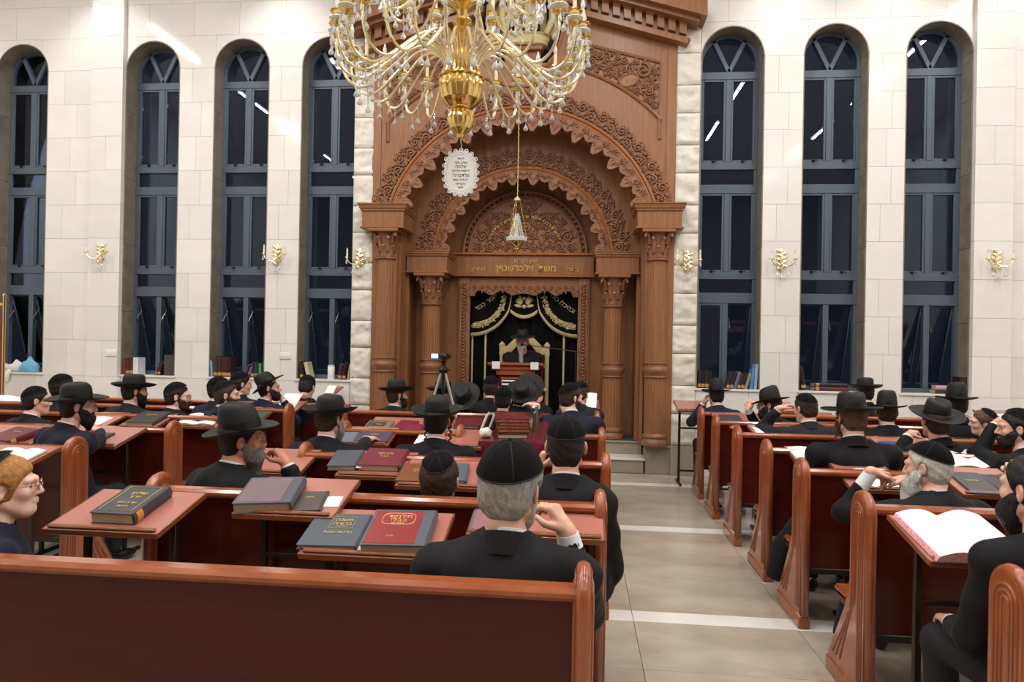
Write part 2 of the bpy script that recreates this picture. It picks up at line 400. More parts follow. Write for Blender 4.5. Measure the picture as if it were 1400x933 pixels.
# rough hewn stones each side of the ark
random.seed(3)
for (a, b) in (STRIP_L, STRIP_R):
    z = 0.39; i = 0
    while z < 6.9:
        h = 0.37 if i % 2 else 0.42; n = 14; rg = random.Random(int(a*10)+i*7)
        ph = [rg.uniform(-50, 50) for _ in range(3)]
        def dep(u, v):
            e = min(u, 1-u, v, 1-v); q = Vector((u*(b-a)*6+ph[0], v*h*8+ph[1], ph[2]))
            return YW+0.003-min(1, e*22)*(0.024+0.026*mnoise.fractal(q, 0.9, 2.1, 3))
        m = M(); vs = [(a+0.004+(b-a-0.008)*p/n, dep(p/n, q/n), z+0.004+(h-0.008)*q/n) for q in range(n+1) for p in range(n+1)]
        fs = [(q*(n+1)+p, q*(n+1)+p+1, (q+1)*(n+1)+p+1, (q+1)*(n+1)+p) for q in range(n) for p in range(n)]
        m.add(vs, fs).part('stone', 'rough_stone', wall, sharp=0); z += h; i += 1
for (a, b) in (STRIP_L, STRIP_R): M().box(a, b, YW-0.02, YW+0.2, 0, 0.388, 0.004).part('plinth_block', 'plinth_stone', wall)

# windows: dark stone reveal, painted frame, panes, handles, tilted lower lights
FY = YW+0.235
def make_window(i, cx, tilt=(1, 1)):
    wn = struct('window_%d' % i, (cx, YW, 0))
    f = FY-YW; r = WR
    # reveal stones
    zj = [SILL, 2.05, 3.0, 3.95, 4.9, SPRING]
    for sd in (-1, 1):
        for a, b in zip(zj[:-1], zj[1:]):
            x0, x1 = (-r-0.001, -r+0.014) if sd < 0 else (r-0.014, r+0.001)
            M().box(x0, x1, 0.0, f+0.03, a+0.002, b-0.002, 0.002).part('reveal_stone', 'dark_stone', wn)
    na = 7
    for k in range(na):
        a0, a1 = PI*k/na+0.004, PI*(k+1)/na-0.004; m = M()
        pts = [(q*math.cos(t), SPRING+q*math.sin(t)) for q, ts in ((r+0.001, [a0+(a1-a0)*j/4 for j in range(5)]), (r-0.014, [a1-(a1-a0)*j/4 for j in range(5)])) for t in ts]
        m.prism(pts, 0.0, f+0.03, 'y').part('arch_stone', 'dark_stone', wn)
    M().box(-r-0.02, r+0.02, -0.02, f, SILL-0.03, SILL, 0.004).part('sill', 'white_stone', wn)
    # frame
    d0, d1 = f, f+0.07
    m = M(); w2 = 0.045; R0 = r-0.013
    for x0, x1 in ((-R0, -R0+w2), (R0-w2, R0)): m.box(x0, x1, d0, d1, SILL, SPRING, 0.004)
    arc = [(q*math.cos(t), SPRING+q*math.sin(t)) for q, ts in ((R0, [PI*j/16 for j in range(17)]), (R0-w2, [PI-PI*j/16 for j in range(17)])) for t in ts]
    m.prism(arc, d0, d1, 'y')
    for za, zb in ((SILL, SILL+0.05), (2.28, 2.42), (2.60, 2.70), (3.75, 3.87), (4.07, 4.17), (5.28, 5.38)): m.box(-R0, R0, d0-0.005, d1, za, zb, 0.005)
    m.part('frame', 'window_paint', wn)
    for za, zb in ((SILL+0.05, 2.28), (2.70, 3.75), (4.17, 5.28)): M().box(-0.036, 0.036, d0-0.004, d1, za, zb, 0.005).part('mullion', 'window_paint', wn)
    for sd in (-1, 1):
        m = M(); p0, p1 = np.array([0, 5.38]), np.array([sd*0.205, 5.80]); t = (p1-p0)/np.linalg.norm(p1-p0); nn = np.array([-t[1], t[0]])*0.026
        m.prism([tuple(p0-nn), tuple(p1-nn), tuple(p1+nn), tuple(p0+nn)], d0, d1, 'y').part('glazing_bar', 'window_paint', wn)
    # sashes with panes
    g0, g1 = f+0.035, f+0.041
    for za, zb in ((2.42, 2.60), (3.87, 4.07)):
        M().box(-R0+w2, R0-w2, g0, g1, za, zb).part('pane', 'window_glass', wn)
    arcp = [(-R0+0.03, 5.37)]+[((R0-0.03)*math.cos(PI-PI*j/16), SPRING+(R0-0.03)*math.sin(PI-PI*j/16)) for j in range(17)]+[(R0-0.03, 5.37)]
    M().prism(arcp, g0, g1, 'y').part('pane', 'window_glass', wn)
    for sd in (-1, 1):
        xa, xb = (-R0+w2, -0.036) if sd < 0 else (0.036, R0-w2)
        for q, (za, zb) in enumerate(((SILL+0.05, 2.28), (2.70, 3.75), (4.17, 5.28))):
            h = zb-za; fr = M(); e = 0.028 if q or not tilt[0 if sd < 0 else 1] else 0.013
            # sash geometry is built hanging from its top edge so that the lower lights can swing out
            for (x0, x1, z0, z1) in ((xa, xa+e, -h, 0), (xb-e, xb, -h, 0), (xa+e, xb-e, -h, -h+e), (xa+e, xb-e, -e, 0)): fr.box(x0+0.001, x1-0.001, -0.016, 0.03, z0, z1, 0.003)
            op = q == 0 and tilt[0 if sd < 0 else 1]
            so = fr.part('sash', 'window_paint', wn, loc=(0, d0+0.02 if not op else d1-0.02, zb), rot=(0.30 if op else 0, 0, 0))
            M().box(xa+e, xb-e, 0.004, 0.010, -h+e, -e).part('pane', 'window_glass', so)
            if q:
                hd = M().box(-0.02, 0.02, -0.02, 0, 0.0, 0.03, 0.004).tube([(0, -0.015, 0.015), (0, -0.045, 0.018), (0.05, -0.05, 0.012)], 0.008, 6)
                hd.part('handle', 'dark_metal', so, loc=((xa+xb)/2, -0.016, -h-0.005))
            elif op:
                M().tube([(xa+0.03, -0.02, -0.20), (xa+0.02, -0.16, -0.30), (xa+0.03, 0.0, -0.55)], 0.008, 5).part('stay_arm', 'wire', so)
    return wn
for i, c in enumerate(WINX): make_window(i+1, c, (0, 1) if c == 1.95 else (1, 1))
# tall window behind the broken pediment
w8 = struct('window_8', (AX, YW+0.3, 0))
M().box(-0.7, 0.7, 0, 0.06, 5.0, 5.06).box(-0.7, -0.62, 0, 0.06, 5.06, 7.2).box(0.62, 0.7, 0, 0.06, 5.06, 7.2).part('frame', 'window_paint', w8)
M().box(-0.62, 0.62, 0.02, 0.026, 5.06, 7.1).part('pane', 'window_glass', w8)

# raised platform with steps before the ark
pf = struct('platform', (AX, YW, 0))
M().box(-1.72, 1.70, 0.05, 0.36, 0.0, 0.165, 0.003).part('riser', 'plinth_stone', pf)
M().box(-1.73, 1.72, 0.03, 0.37, 0.168, 0.20, 0.006).part('tread', 'white_stone', pf)
M().box(-1.72, 1.70, 0.36, 1.4, 0.0, 0.355, 0.003).part('riser', 'plinth_stone', pf)
M().box(-1.73, 1.71, 0.34, 1.4, 0.357, 0.385, 0.006).part('tread', 'plinth_stone', pf)
M().box(-1.66, 1.66, 0.37, 1.35, 0.3855, 0.394, 0.003).part('carpet', 'carpet', pf)
for a, b in ((-2.05, -1.731), (1.7205, 2.08)):
    M().box(a, b, 0.03, 0.7, 0.0, 0.352, 0.003).part('side_block', 'plinth_stone', pf)
    M().box(a, b, 0.0, 0.7, 0.354, 0.386, 0.005).part('ledge', 'plinth_stone', pf)

# ceiling fittings (above the picture; they light the hall and show in the window glass)
proto = None
for i, lx in enumerate(LINE_X):
    for j, ly in enumerate(LINE_Y):
        lb = 'linear ceiling lamp, %s line from the left wall, %s from the back of the hall' % (('first', 'second', 'third', 'fourth', 'fifth', 'sixth')[i], ('first', 'second', 'third', 'fourth', 'fifth')[j])
        if proto is None:
            proto = thing('ceiling_lamp', lb, 'lamp', (lx, ly, ROOM_Z), group='linear ceiling lamps')
            M().box(-0.05, 0.05, -0.8, 0.8, -0.09, 0, 0.01).part('housing', 'white_plastic', proto)
            M().box(-0.03, 0.03, -0.75, 0.75, -0.1, -0.0905, 0.003).part('diffuser', 'lamp_diffuser', proto)
        else: dup(proto, (lx, ly, ROOM_Z), label=lb)

# switch plates on the wall
for k, (px, py, lb) in enumerate(((152, 483, 'white double switch plate on the wall left of the second window'), (390, 487, 'white double switch plate on the wall between the third and fourth windows'))):
    p = atY(px, py, YW-(0.07 if k == 0 else 0)); t = thing('switch_plate', lb, 'switch', p)
    M().box(-0.085, 0.085, -0.012, 0, -0.045, 0.045, 0.004).part('plate', 'white_plastic', t)
    for x in (-0.045, 0.0, 0.045): M().box(x-0.018, x+0.018, -0.018, -0.0125, -0.026, 0.026, 0.003).part('rocker', 'white_plastic', t)
# ================================================================== THE CARVED WOODEN ARK (local axes: x across, y into the wall, z up; origin on the floor under its axis at the wall face)
ark = thing('torah_ark', 'tall carved wooden ark with nested scalloped arches and fluted columns on the back wall', 'ark', (AX, YW, 0))
def arcz(R, cz, x): return cz+math.sqrt(max(0.0, R*R-x*x)) if abs(x) < R else -9
def sym(n, a, b): return [a+(b-a)*i/n for i in range(n+1)]
# ---- ornament makers
def spiral(m, cx, cz, y, R, a0, turns, d, r0=0.017, n=15, mi=0):
    pts, rr = [], []
    for i in range(n):
        t = i/(n-1); R_ = R*(1-t)**0.75+0.004; a = a0+d*turns*2*PI*t
        pts.append((cx+R_*math.cos(a), y-0.012*t, cz+R_*math.sin(a))); rr.append(r0*(1-0.35*t))
    m.tube(pts, rr, 5, mi=mi); m.ball(pts[-1], r0*1.15, 6, 4, mi=mi)
def leaf(m, cx, cz, y, L, W, a, mi=0):
    R = Ry(-a); m.ball((cx+0.5*L*math.cos(a), y, cz+0.5*L*math.sin(a)), (L*0.55, 0.016, W*0.5), 6, 4, R, mi)
def berry(m, cx, cz, y, r, mi=0): m.ball((cx, y, cz), r, 6, 4, mi=mi)
def arc_scrolls(m, cz, R0, R1, y, a0, a1, n):
    Rm, w = (R0+R1)/2, (R1-R0)
    for i in range(n):
        a = a0+(a1-a0)*(i+0.5)/n; sd = 1 if i % 2 else -1; da = abs(a1-a0)/n
        c = (Rm+sd*0.16*w); cx, cz_ = c*math.cos(a), cz+c*math.sin(a)
        spiral(m, cx, cz_, y, w*0.27, a-sd*PI/2, 1.5, sd, 0.015)
        c2 = Rm-sd*0.30*w; x2, z2 = c2*math.cos(a+da*0.15), cz+c2*math.sin(a+da*0.15)
        spiral(m, x2, z2, y, w*0.15, a+sd*PI/2, 1.1, -sd, 0.012, 10)
        # running stem
        pts = [((Rm-sd*0.36*w*math.cos(PI*(t-0.5)))*math.cos(a-da*(t-0.5)*1.1), y, cz+(Rm-sd*0.36*w*math.cos(PI*(t-0.5)))*math.sin(a-da*(t-0.5)*1.1)) for t in (0, .25, .5, .75, 1)]
        m.tube(pts, 0.012, 5)
        for q, (rad, off, an) in enumerate(((0.40, 0.35, 0.9), (0.43, -0.3, 2.2), (-0.42, 0.42, -0.8), (-0.40, -0.42, -2.1), (0.05, 0.48, 0.3))):
            rr = Rm+rad*w*0.9*(1 if q < 4 else 1); aa = a+off*da
            leaf(m, rr*math.cos(aa), cz+rr*math.sin(aa), y, w*0.26, w*0.13, a-PI/2+an*sd)
        for q in range(7): rr, aa = Rm+w*(-.44+.147*q), a+da*(.5 if q % 2 else .38); leaf(m, rr*math.cos(aa), cz+rr*math.sin(aa), y, w*.20, w*.10, a+q*1.9)
        berry(m, (Rm+sd*.42*w)*math.cos(a-da*.48), cz+(Rm+sd*.42*w)*math.sin(a-da*.48), y, 0.016)
def fill_scrolls(m, pts, y):
    for k, (x, z, R, a, d) in enumerate(pts):
        spiral(m, x, z, y, R, a, 1.6, d, 0.2*R+0.004)
        for j in range(5):
            an = a+d*(0.5+j*1.05); leaf(m, x+R*1.05*math.cos(an), z+R*1.05*math.sin(an), y, R*0.75, R*0.34, an-d*0.7)
        berry(m, x+R*1.5*math.cos(a+PI), z+R*1.5*math.sin(a+PI), y, R*0.18)
def scallops(parent, cz, Rring, Rin, y0, y1, half, nlobe):
    """the hanging scalloped leaf border inside an arch: one palmette piece per lobe"""
    a_end = math.acos(half/Rring) if half < Rring else 0.0
    a0, a1 = -0.02+a_end*0.0+math.asin(max(-1, min(1, (parent_z-cz)/Rring))), 0
    a1 = PI-a0
    for i in range(nlobe):
        b0, b1 = a0+(a1-a0)*i/nlobe, a0+(a1-a0)*(i+1)/nlobe; big = i % 2 == 0
        dep = (Rring-Rin)*(1.0 if big else 0.62); m = M(); n = 8
        outer = [(Rring*math.cos(b0+(b1-b0)*t/n), cz+Rring*math.sin(b0+(b1-b0)*t/n)) for t in range(n+1)]
        inner = []
        for t in range(n, -1, -1):
            u = t/n; k = dep*(0.55+0.45*(1-abs(2*u-1)**2.2)) if big else dep*(0.70+0.30*math.sin(PI*u))
            rr = Rring-k-(0.010 if t % 2 else 0); b = b0+(b1-b0)*u; inner.append((rr*math.cos(b), cz+rr*math.sin(b)))
        m.prism(outer+inner, y0, y1, 'y')
        bm = (b0+b1)/2
        for j in range(5 if big else 3):
            s_ = (j-(2 if big else 1))/(2.0 if big else 1.0)
            p0 = (Rring-0.18*dep, bm); L = dep*(0.62 if abs(s_) < 0.4 else 0.48)
            x0, z0 = p0[0]*math.cos(bm), cz+p0[0]*math.sin(bm); dirn = bm+PI+s_*0.75
            leaf(m, x0, z0, y0-0.002, L, dep*0.2, dirn)
        for sd in (-1, 1):
            b = bm+sd*(b1-b0)*0.33; rr = Rring-0.22*dep; spiral(m, rr*math.cos(b), cz+rr*math.sin(b), y0-0.004, dep*0.17, b, 1.1, sd, 0.010, 9)
        m.part('scallop', 'ark_carved', parent)
def ring_mould(m, cz, R, y, half, r=0.016, zmin=None):
    a0 = math.asin(max(-1, min(1, ((zmin if zmin is not None else cz)-cz)/R))); n = 48
    m.tube([(R*math.cos(a0+(PI-2*a0)*i/n), y, cz+R*math.sin(a0+(PI-2*a0)*i/n)) for i in range(n+1)], r, 6)

# ---- outer facade
CZA, RA_IN, RA_RING, RA_OUT = 2.98, 1.74, 1.85, 2.115
ZB = 3.585
rake = lambda x: 6.10-0.30*(abs(x)-0.57)
def topA(x):
    a = abs(x)
    if a >= 0.57: return rake(x)
    if a > 0.50: return 5.80+0.3*(a-0.50)/0.07
    if a > 0.34: return 5.48+0.32*((a-0.34)/0.16)**1.6
    if a > 0.24: return 5.46+0.02*(a-0.24)
    return 5.64
xsA = sorted(set(sym(60, -2.04, 2.04)+[s*v for s in (-1, 1) for v in (0.57, 0.571, 0.50, 0.42, 0.34, 0.241, 0.24, 1.60, 1.66, 1.70, 1.735)]))
M().strips(xsA, lambda x: max(ZB, arcz(RA_IN, CZA, x)) if abs(x) < 1.63 else (0.388 if abs(x) > 1.69 else ZB), topA, 0.0, 0.10).part('front_panel', 'ark_wood', ark, sharp=30)
for s in (-1, 1): M().box(s*1.98-0.06, s*1.98+0.06, -0.012, 0, 3.54, 5.66, 0.003).part('edge_strip', 'ark_wood', ark)
# soffit of the outer arch, jambs
def soffit(R, cz, z0, y0, y1, name, xj):
    a0 = math.asin((z0-cz)/R); n = 40; m = M(); vs = []
    for i in range(n+1):
        a = a0+(PI-2*a0)*i/n
        for rr in (R, R+0.03): vs += [(rr*math.cos(a), y0, cz+rr*math.sin(a)), (rr*math.cos(a), y1, cz+rr*math.sin(a))]
    fs = []
    for i in range(n):
        k = 4*i; fs += [(k, k+1, k+5, k+4), (k+2, k+6, k+7, k+3), (k, k+4, k+6, k+2), (k+1, k+3, k+7, k+5)]
    m.add(vs, fs).part(name, 'ark_wood', ark, sharp=30)
    for s in (-1, 1): M().box(s*xj-0.02, s*xj+0.02, y0, y1, 0.39, z0).part('jamb', 'ark_wood', ark)
soffit(RA_IN, CZA, ZB, 0.10, 0.46, 'soffit', 1.66)
m = M(); ring_mould(m, CZA, RA_RING-0.02, -0.028, 0, 0.02, ZB); ring_mould(m, CZA, RA_RING+0.025, -0.030, 0, 0.02, ZB); m.part('arch_moulding', 'ark_rail_wood', ark)
m = M(); a0 = math.asin((ZB-CZA)/RA_OUT); arc_scrolls(m, CZA, RA_RING+0.04, RA_OUT, -0.012, a0, PI-a0, 34); m.part('carved_band', 'ark_carved', ark, sharp=0)
m = M(); n = 60
pts = [(q*math.cos(t), CZA+q*math.sin(t)) for q, ts in ((RA_OUT+0.01, [a0+(PI-2*a0)*j/n for j in range(n+1)]), (RA_RING, [PI-a0-(PI-2*a0)*j/n for j in range(n+1)])) for t in ts]
parent_z = ZB
scallops(ark, CZA, RA_RING-0.03, 1.565, -0.045, 0.05, 0, 27)
# ---- spandrel panels with frames, carving and a medallion
for s in (-1, 1):
    O = [(0.60, 5.79), (1.83, 5.43), (1.83, 4.42)]
    arc = [(2.50*math.cos(t), CZA+2.50*math.sin(t)) for t in [0.745+(1.30-0.745)*i/10 for i in range(11)]]
    loop = [(s*x, -0.012, z) for x, z in [(0.66, 5.74)]+O[1:]+arc]
    sp = M().tube(loop, 0.022, 6, closed=True).part('spandrel_frame', 'ark_wood', ark, sharp=50)
    rg = random.Random(11); pts = []
    tries = 0
    while len(pts) < 46 and tries < 30000:
        tries += 1; x, z = rg.uniform(0.72, 1.76), rg.uniform(4.5, 5.66); R = rg.uniform(0.032, 0.105)*(1 if tries < 6000 else .62)
        if z > 5.79-0.293*(x-0.6)-R*1.2-0.03 or x > 1.80-R*1.2 or math.hypot(x, z-CZA) < 2.53+R*1.2: continue
        if any(math.hypot(x-p[0], z-p[1]) < (R+p[2])*1.02 for p in pts) or math.hypot((x-1.42)/1.2, z-5.2) < 0.085+R: continue
        pts.append((x, z, R, rg.uniform(0, 6.28), rg.choice((-1, 1))))
    m = M(); fill_scrolls(m, [(s*x, z, R, a if s > 0 else PI-a, d*s) for x, z, R, a, d in pts], -0.010)
    for k in range(170):
        x, z = rg.uniform(0.70, 1.78), rg.uniform(4.5, 5.66)
        if z > 5.79-0.293*(x-0.6)-0.08 or x > 1.77 or math.hypot(x, z-CZA) < 2.57: continue
        leaf(m, s*x, z, -0.008, 0.09, 0.04, rg.uniform(0, 6.28))
    m.part('spandrel_carving', 'ark_carved', sp, sharp=0)
    m = M(); e = [(s*1.42+0.125*math.cos(t)*math.cos(.35*s)-0.08*math.sin(t)*math.sin(.35*s), -0.02, 5.2+0.125*math.cos(t)*math.sin(.35*s)+0.08*math.sin(t)*math.cos(.35*s)) for t in [2*PI*i/24 for i in range(24)]]
    m.tube(e, 0.014, 6, closed=True); m.prism([(p[0], p[2]) for p in e], -0.02, 0.0, 'y'); m.part('medallion', 'ark_wood', sp)
# mouldings of the broken pediment throat
m = M(); m.tube([(x, -0.012, topA(x)-0.05) for x in sym(14, 0.26, 0.56)], 0.016, 6); m.tube([(-x, -0.012, topA(x)-0.05) for x in sym(14, 0.26, 0.56)], 0.016, 6)
m.tube([(x, -0.012, 5.14+0.5*x*x) for x in sym(12, -0.5, 0.5)], 0.012, 6); m.part('throat_moulding', 'ark_wood', ark)
M().box(-0.27, 0.27, -0.06, 0.16, 5.62, 5.68, 0.01).part('pedestal', 'ark_wood', ark)
# ---- raking cornices with dentils
sl = -0.30
for s in (-1, 1):
    def rb(x0, x1, z0, z1, y0, y1, name, matn, par, bev=0.006):
        f = lambda dz: (lambda x: 6.10+sl*(x-0.57)+dz)
        xs = sym(2, x0, x1); mm = M().strips([s*x for x in (xs if s > 0 else xs[::-1])], lambda x: f(z0)(abs(x)), lambda x: f(z1)(abs(x)), y0, y1)
        return mm.part(name, matn, par, sharp=30)
    co = rb(0.55, 2.10, 0.03, 0.27, -0.10, 0.06, 'cornice', 'ark_wood', ark)
    rb(0.53, 2.16, -0.015, 0.05, -0.155, 0.06, 'lower_moulding', 'ark_wood', co)
    rb(0.52, 2.19, 0.05, 0.075, -0.125, 0.06, 'bead', 'ark_wood', co)
    rb(0.50, 2.28, 0.245, 0.30, -0.27, 0.06, 'upper_moulding', 'ark_wood', co)
    m = M(); prof = []
    xs = sym(16, 0.48, 2.36)
    m.strips([s*x for x in (xs if s > 0 else xs[::-1])], lambda x: 6.10+sl*(abs(x)-0.57)+0.30, lambda x: 6.10+sl*(abs(x)-0.57)+0.36+0.24*max(0, (abs(x)-1.5)/0.86)**1.6, -0.36, 0.06)
    m.part('crown_moulding', 'ark_wood', co, sharp=30)
    for k in range(11):
        x = 0.66+k*0.143; z = 6.10+sl*(x-0.57); cc, ss = math.cos(math.atan(sl)), math.sin(math.atan(sl))
        pl = [(-0.045, 0.095), (0.045, 0.095), (0.045, 0.225), (-0.045, 0.225)]
        M().prism([(s*(x+u), z+v+sl*u) for u, v in pl], -0.165, -0.095, 'y').prism([(s*(x+u), z+v+sl*u) for u, v in ((-.052, .225), (.052, .225), (.052, .243), (-.052, .243))], -0.18, -0.095, 'y').part('dentil', 'ark_wood', co)
# ---- entablature blocks
def block(cx, zb, zn, zt, hw, yf, yb, top):
    b = M().box(cx-hw, cx+hw, yf, yb, zb+0.02, zn, 0.004).part('entablature_block', 'ark_wood', ark)
    prof = [(hw+0.005, zn-0.03), (hw+0.02, zn-0.02), (hw+0.02, zn), (hw+0.035, zn+0.01), (hw+top-0.01, zt-0.016), (hw+top, zt-0.014), (hw+top, zt)]
    m = M(); vs = []
    for (r, z) in prof: e = r-hw; vs += [(cx-r, yf-e, z), (cx+r, yf-e, z), (cx+r, yb, z), (cx-r, yb, z)]
    fs = [(4*i+j, 4*i+(j+1) % 4, 4*i+4+(j+1) % 4, 4*i+4+j) for i in range(len(prof)-1) for j in range(4)]+[(0, 3, 2, 1), tuple(len(vs)-4+j for j in range(4))]
    m.add(vs, fs).part('cap_moulding', 'ark_wood', b, sharp=30)
    M().box(cx-hw-0.025, cx+hw+0.025, yf-0.025, yb, zb, zb+0.022, 0.004).part('base_moulding', 'ark_wood', b)
BLA, BLB = 1.835, 1.335
for s in (-1, 1): block(s*BLA, 3.215, 3.47, 3.545, 0.285, -0.16, 0.40, 0.055)
for s in (-1, 1): block(s*BLB, 2.668, 2.93, 2.985, 0.29, 0.34, 0.95, 0.045)
# ---- columns
def column(cx, cy, z0, zring, zneck, ztop, r):
    c = thing('column', None, None, (cx, cy, 0)); c.parent = ark
    fl = lambda j, n, z: 1.0-(0.055 if j % 2 else 0.0)
    M().lathe([(r*1.0, z0+0.15), (r*1.0, zring-0.075)], 44, flute=fl).part('shaft', 'ark_wood', c, sharp=20)
    M().lathe([(r*0.98, zring+0.075), (r*0.92, zneck-0.02)], 44, flute=fl).part('shaft', 'ark_wood', c, sharp=20)
    M().lathe([(r*1.08, zring-0.10), (r*1.14, zring-0.09), (r*1.06, zring-0.075), (r*1.08, zring-0.06), (r*1.2, zring-0.03), (r*1.27, zring), (r*1.22, zring+0.03), (r*1.1, zring+0.045), (r*1.08, zring+0.075), (r*1.18, zring+0.085), (r*1.18, zring+0.10), (r*1.0, zring+0.105)], 32).part('ring', 'ark_carved', c)
    M().lathe([(r*1.28, z0), (r*1.3, z0+0.03), (r*1.25, z0+0.06), (r*1.13, z0+0.075), (r*1.10, z0+0.09), (r*1.2, z0+0.105), (r*1.2, z0+0.125), (r*1.05, z0+0.145), (r, z0+0.155)], 32).part('base', 'ark_carved', c)
    cap = M().lathe([(r*0.9, zneck-0.03), (r*1.12, zneck-0.02), (r*1.12, zneck), (r*0.95, zneck+0.01), (r*0.93, zneck+0.18), (r*1.1, zneck+0.28), (r*1.25, ztop-0.04)], 28)
    h = ztop-zneck
    for k in range(8):
        a = 2*PI*k/8; ca, sa = math.cos(a), math.sin(a)
        for (zz, rr, L) in ((0.0, 0.97, 0.42), (0.0, 1.0, 0.0)):
            if L: cap.tube([(r*rr*ca, r*rr*sa, zneck+0.01), (r*1.03*ca, r*1.03*sa, zneck+h*0.28), (r*1.25*ca, r*1.25*sa, zneck+h*0.42), (r*1.36*ca, r*1.36*sa, zneck+h*0.36)], [r*.26, r*.24, r*.18, r*.06], 6, sq=0.5)
        a = a+PI/8; ca, sa = math.cos(a), math.sin(a)
        cap.tube([(r*1.0*ca, r*1.0*sa, zneck+h*.2), (r*1.1*ca, r*1.1*sa, zneck+h*0.5), (r*1.4*ca, r*1.4*sa, zneck+h*0.72), (r*1.55*ca, r*1.55*sa, zneck+h*0.63)], [r*.22, r*.22, r*.17, r*.06], 6, sq=0.5)
    for k in range(4):
        a = PI/4+k*PI/2; ca, sa = math.cos(a), math.sin(a); cap.tube([(r*1.1*ca, r*1.1*sa, zneck+h*.5), (r*1.4*ca, r*1.4*sa, zneck+h*.8), (r*1.75*ca, r*1.75*sa, zneck+h*.9), (r*1.8*ca, r*1.8*sa, zneck+h*.74), (r*1.6*ca, r*1.6*sa, zneck+h*.74)], [r*.2, r*.2, r*.17, r*.14, r*.08], 6)
    cap.part('capital', 'ark_carved', c, sharp=60)
    M().box(-r*1.6, r*1.6, -r*1.6, r*1.6, ztop-0.045, ztop, 0.008).part('abacus', 'ark_wood', c)
for s in (-1, 1): column(s*1.83, 0.03, 0.388, 1.375, 2.835, 3.214, 0.135)
for s in (-1, 1): column(s*1.295, 0.52, 0.395, 1.345, 2.245, 2.667, 0.137)
# ---- inner facade with the second arch
CZB, RB_IN, RB_RING, RB_OUT = 2.90, 1.165, 1.24, 1.51
Z2 = 2.985
M().strips(sym(60, -1.75, 1.75), lambda x: max(Z2, arcz(RB_IN, CZB, x)), lambda x: max(3.3, arcz(1.9, CZA, x)), 0.45, 0.53).part('inner_panel', 'ark_wood', ark, sharp=30)
for s in (-1, 1): M().box(min(s*1.60, s*1.70), max(s*1.60, s*1.70), 0.40, 0.53, 0.388, 3.0, 0.004).part('pilaster', 'ark_wood', ark)
soffit(RB_IN, CZB, Z2, 0.53, 0.95, 'soffit', 1.63)
m = M(); ring_mould(m, CZB, RB_RING-0.015, 0.43, 0, 0.017, Z2); ring_mould(m, CZB, RB_RING+0.02, 0.428, 0, 0.017, Z2); m.part('arch_moulding', 'ark_rail_wood', ark)
m = M(); arc_scrolls(m, CZB, RB_RING+0.035, RB_OUT, 0.438, 0.06, PI-0.06, 28); m.part('carved_band', 'ark_carved', ark, sharp=0)
parent_z = Z2
scallops(ark, CZB, RB_RING-0.025, 1.03, 0.41, 0.50, 0, 23)
# ---- back of the recess: tympanum, inscription beam, door frame, panels
M().strips(sym(50, -1.65, 1.65), lambda x: 0.388 if abs(x) > 0.80 else 2.60, lambda x: 3.5 if abs(x) > 1.3 else 4.4, 0.95, 1.02).part('back_panel', 'ark_wood', ark, sharp=30)
bm_ = M().box(-1.15, 1.02, 0.87, 0.96, 2.70, 3.0, 0.004).part('inscription_beam', 'ark_wood', ark)
M().box(-1.17, 1.17, 0.83, 0.97, 2.99, 3.025, 0.006).part('beam_moulding', 'ark_rail_wood', bm_); M().box(-1.17, 1.17, 0.84, 0.97, 2.672, 2.70, 0.006).part('beam_moulding', 'ark_rail_wood', bm_)
m = M()
lettering(m, 'ארון הקודש', 0.075, 0.012, lambda u, v, d: (u+0.02, 0.867-d, 2.885+v))
lettering(m, 'משפ\' זילברשטיין', 0.135, 0.012, lambda u, v, d: (u+0.02, 0.867-d, 2.755+v))
lettering(m, 'נדבת', 0.08, 0.012, lambda u, v, d: (u+0.71, 0.867-d, 2.76+v))
lettering(m, 'ניו יורק', 0.08, 0.012, lambda u, v, d: (u-0.68, 0.867-d, 2.76+v))
m.part('inscription', 'gold_letter', bm_, sharp=20)
ty = M().prism([(0.83*math.cos(PI*i/32), 3.025+0.83*math.sin(PI*i/32)) for i in range(33)], 0.915, 0.95, 'y').part('tympanum', 'ark_wood', ark)
m = M(); ring_mould(m, 3.025, 0.83, 0.905, 0, 0.022); ring_mould(m, 3.025, 0.91, 0.90, 0, 0.024)
for i in range(34):
    a = PI*(i+0.5)/34; leaf(m, 0.87*math.cos(a)-0.02*math.sin(a), 3.025+0.87*math.sin(a)+0.02*math.cos(a), 0.90, 0.05, 0.04, a+PI/2)
m.part('tympanum_moulding', 'ark_carved', ty)
rg = random.Random(5); pts = [];tries = 0
while len(pts) < 30 and tries < 5000:
    tries += 1; x, z, R = rg.uniform(0, 0.72), rg.uniform(3.06, 3.80), rg.uniform(0.045, 0.085)
    if math.hypot(x, z-3.025) > 0.79-R*1.3 or z-R*1.2 < 3.03 or any(math.hypot(x-p[0], z-p[1]) < (R+p[2])*1.08 for p in pts): continue
    pts.append((x, z, R, rg.uniform(0, 6.28), rg.choice((-1, 1))))
m = M(); fill_scrolls(m, [(s*x, z, R, a if s > 0 else PI-a, d*s) for x, z, R, a, d in pts for s in (-1, 1)], 0.908); m.part('tympanum_carving', 'ark_carved', ty, sharp=0)
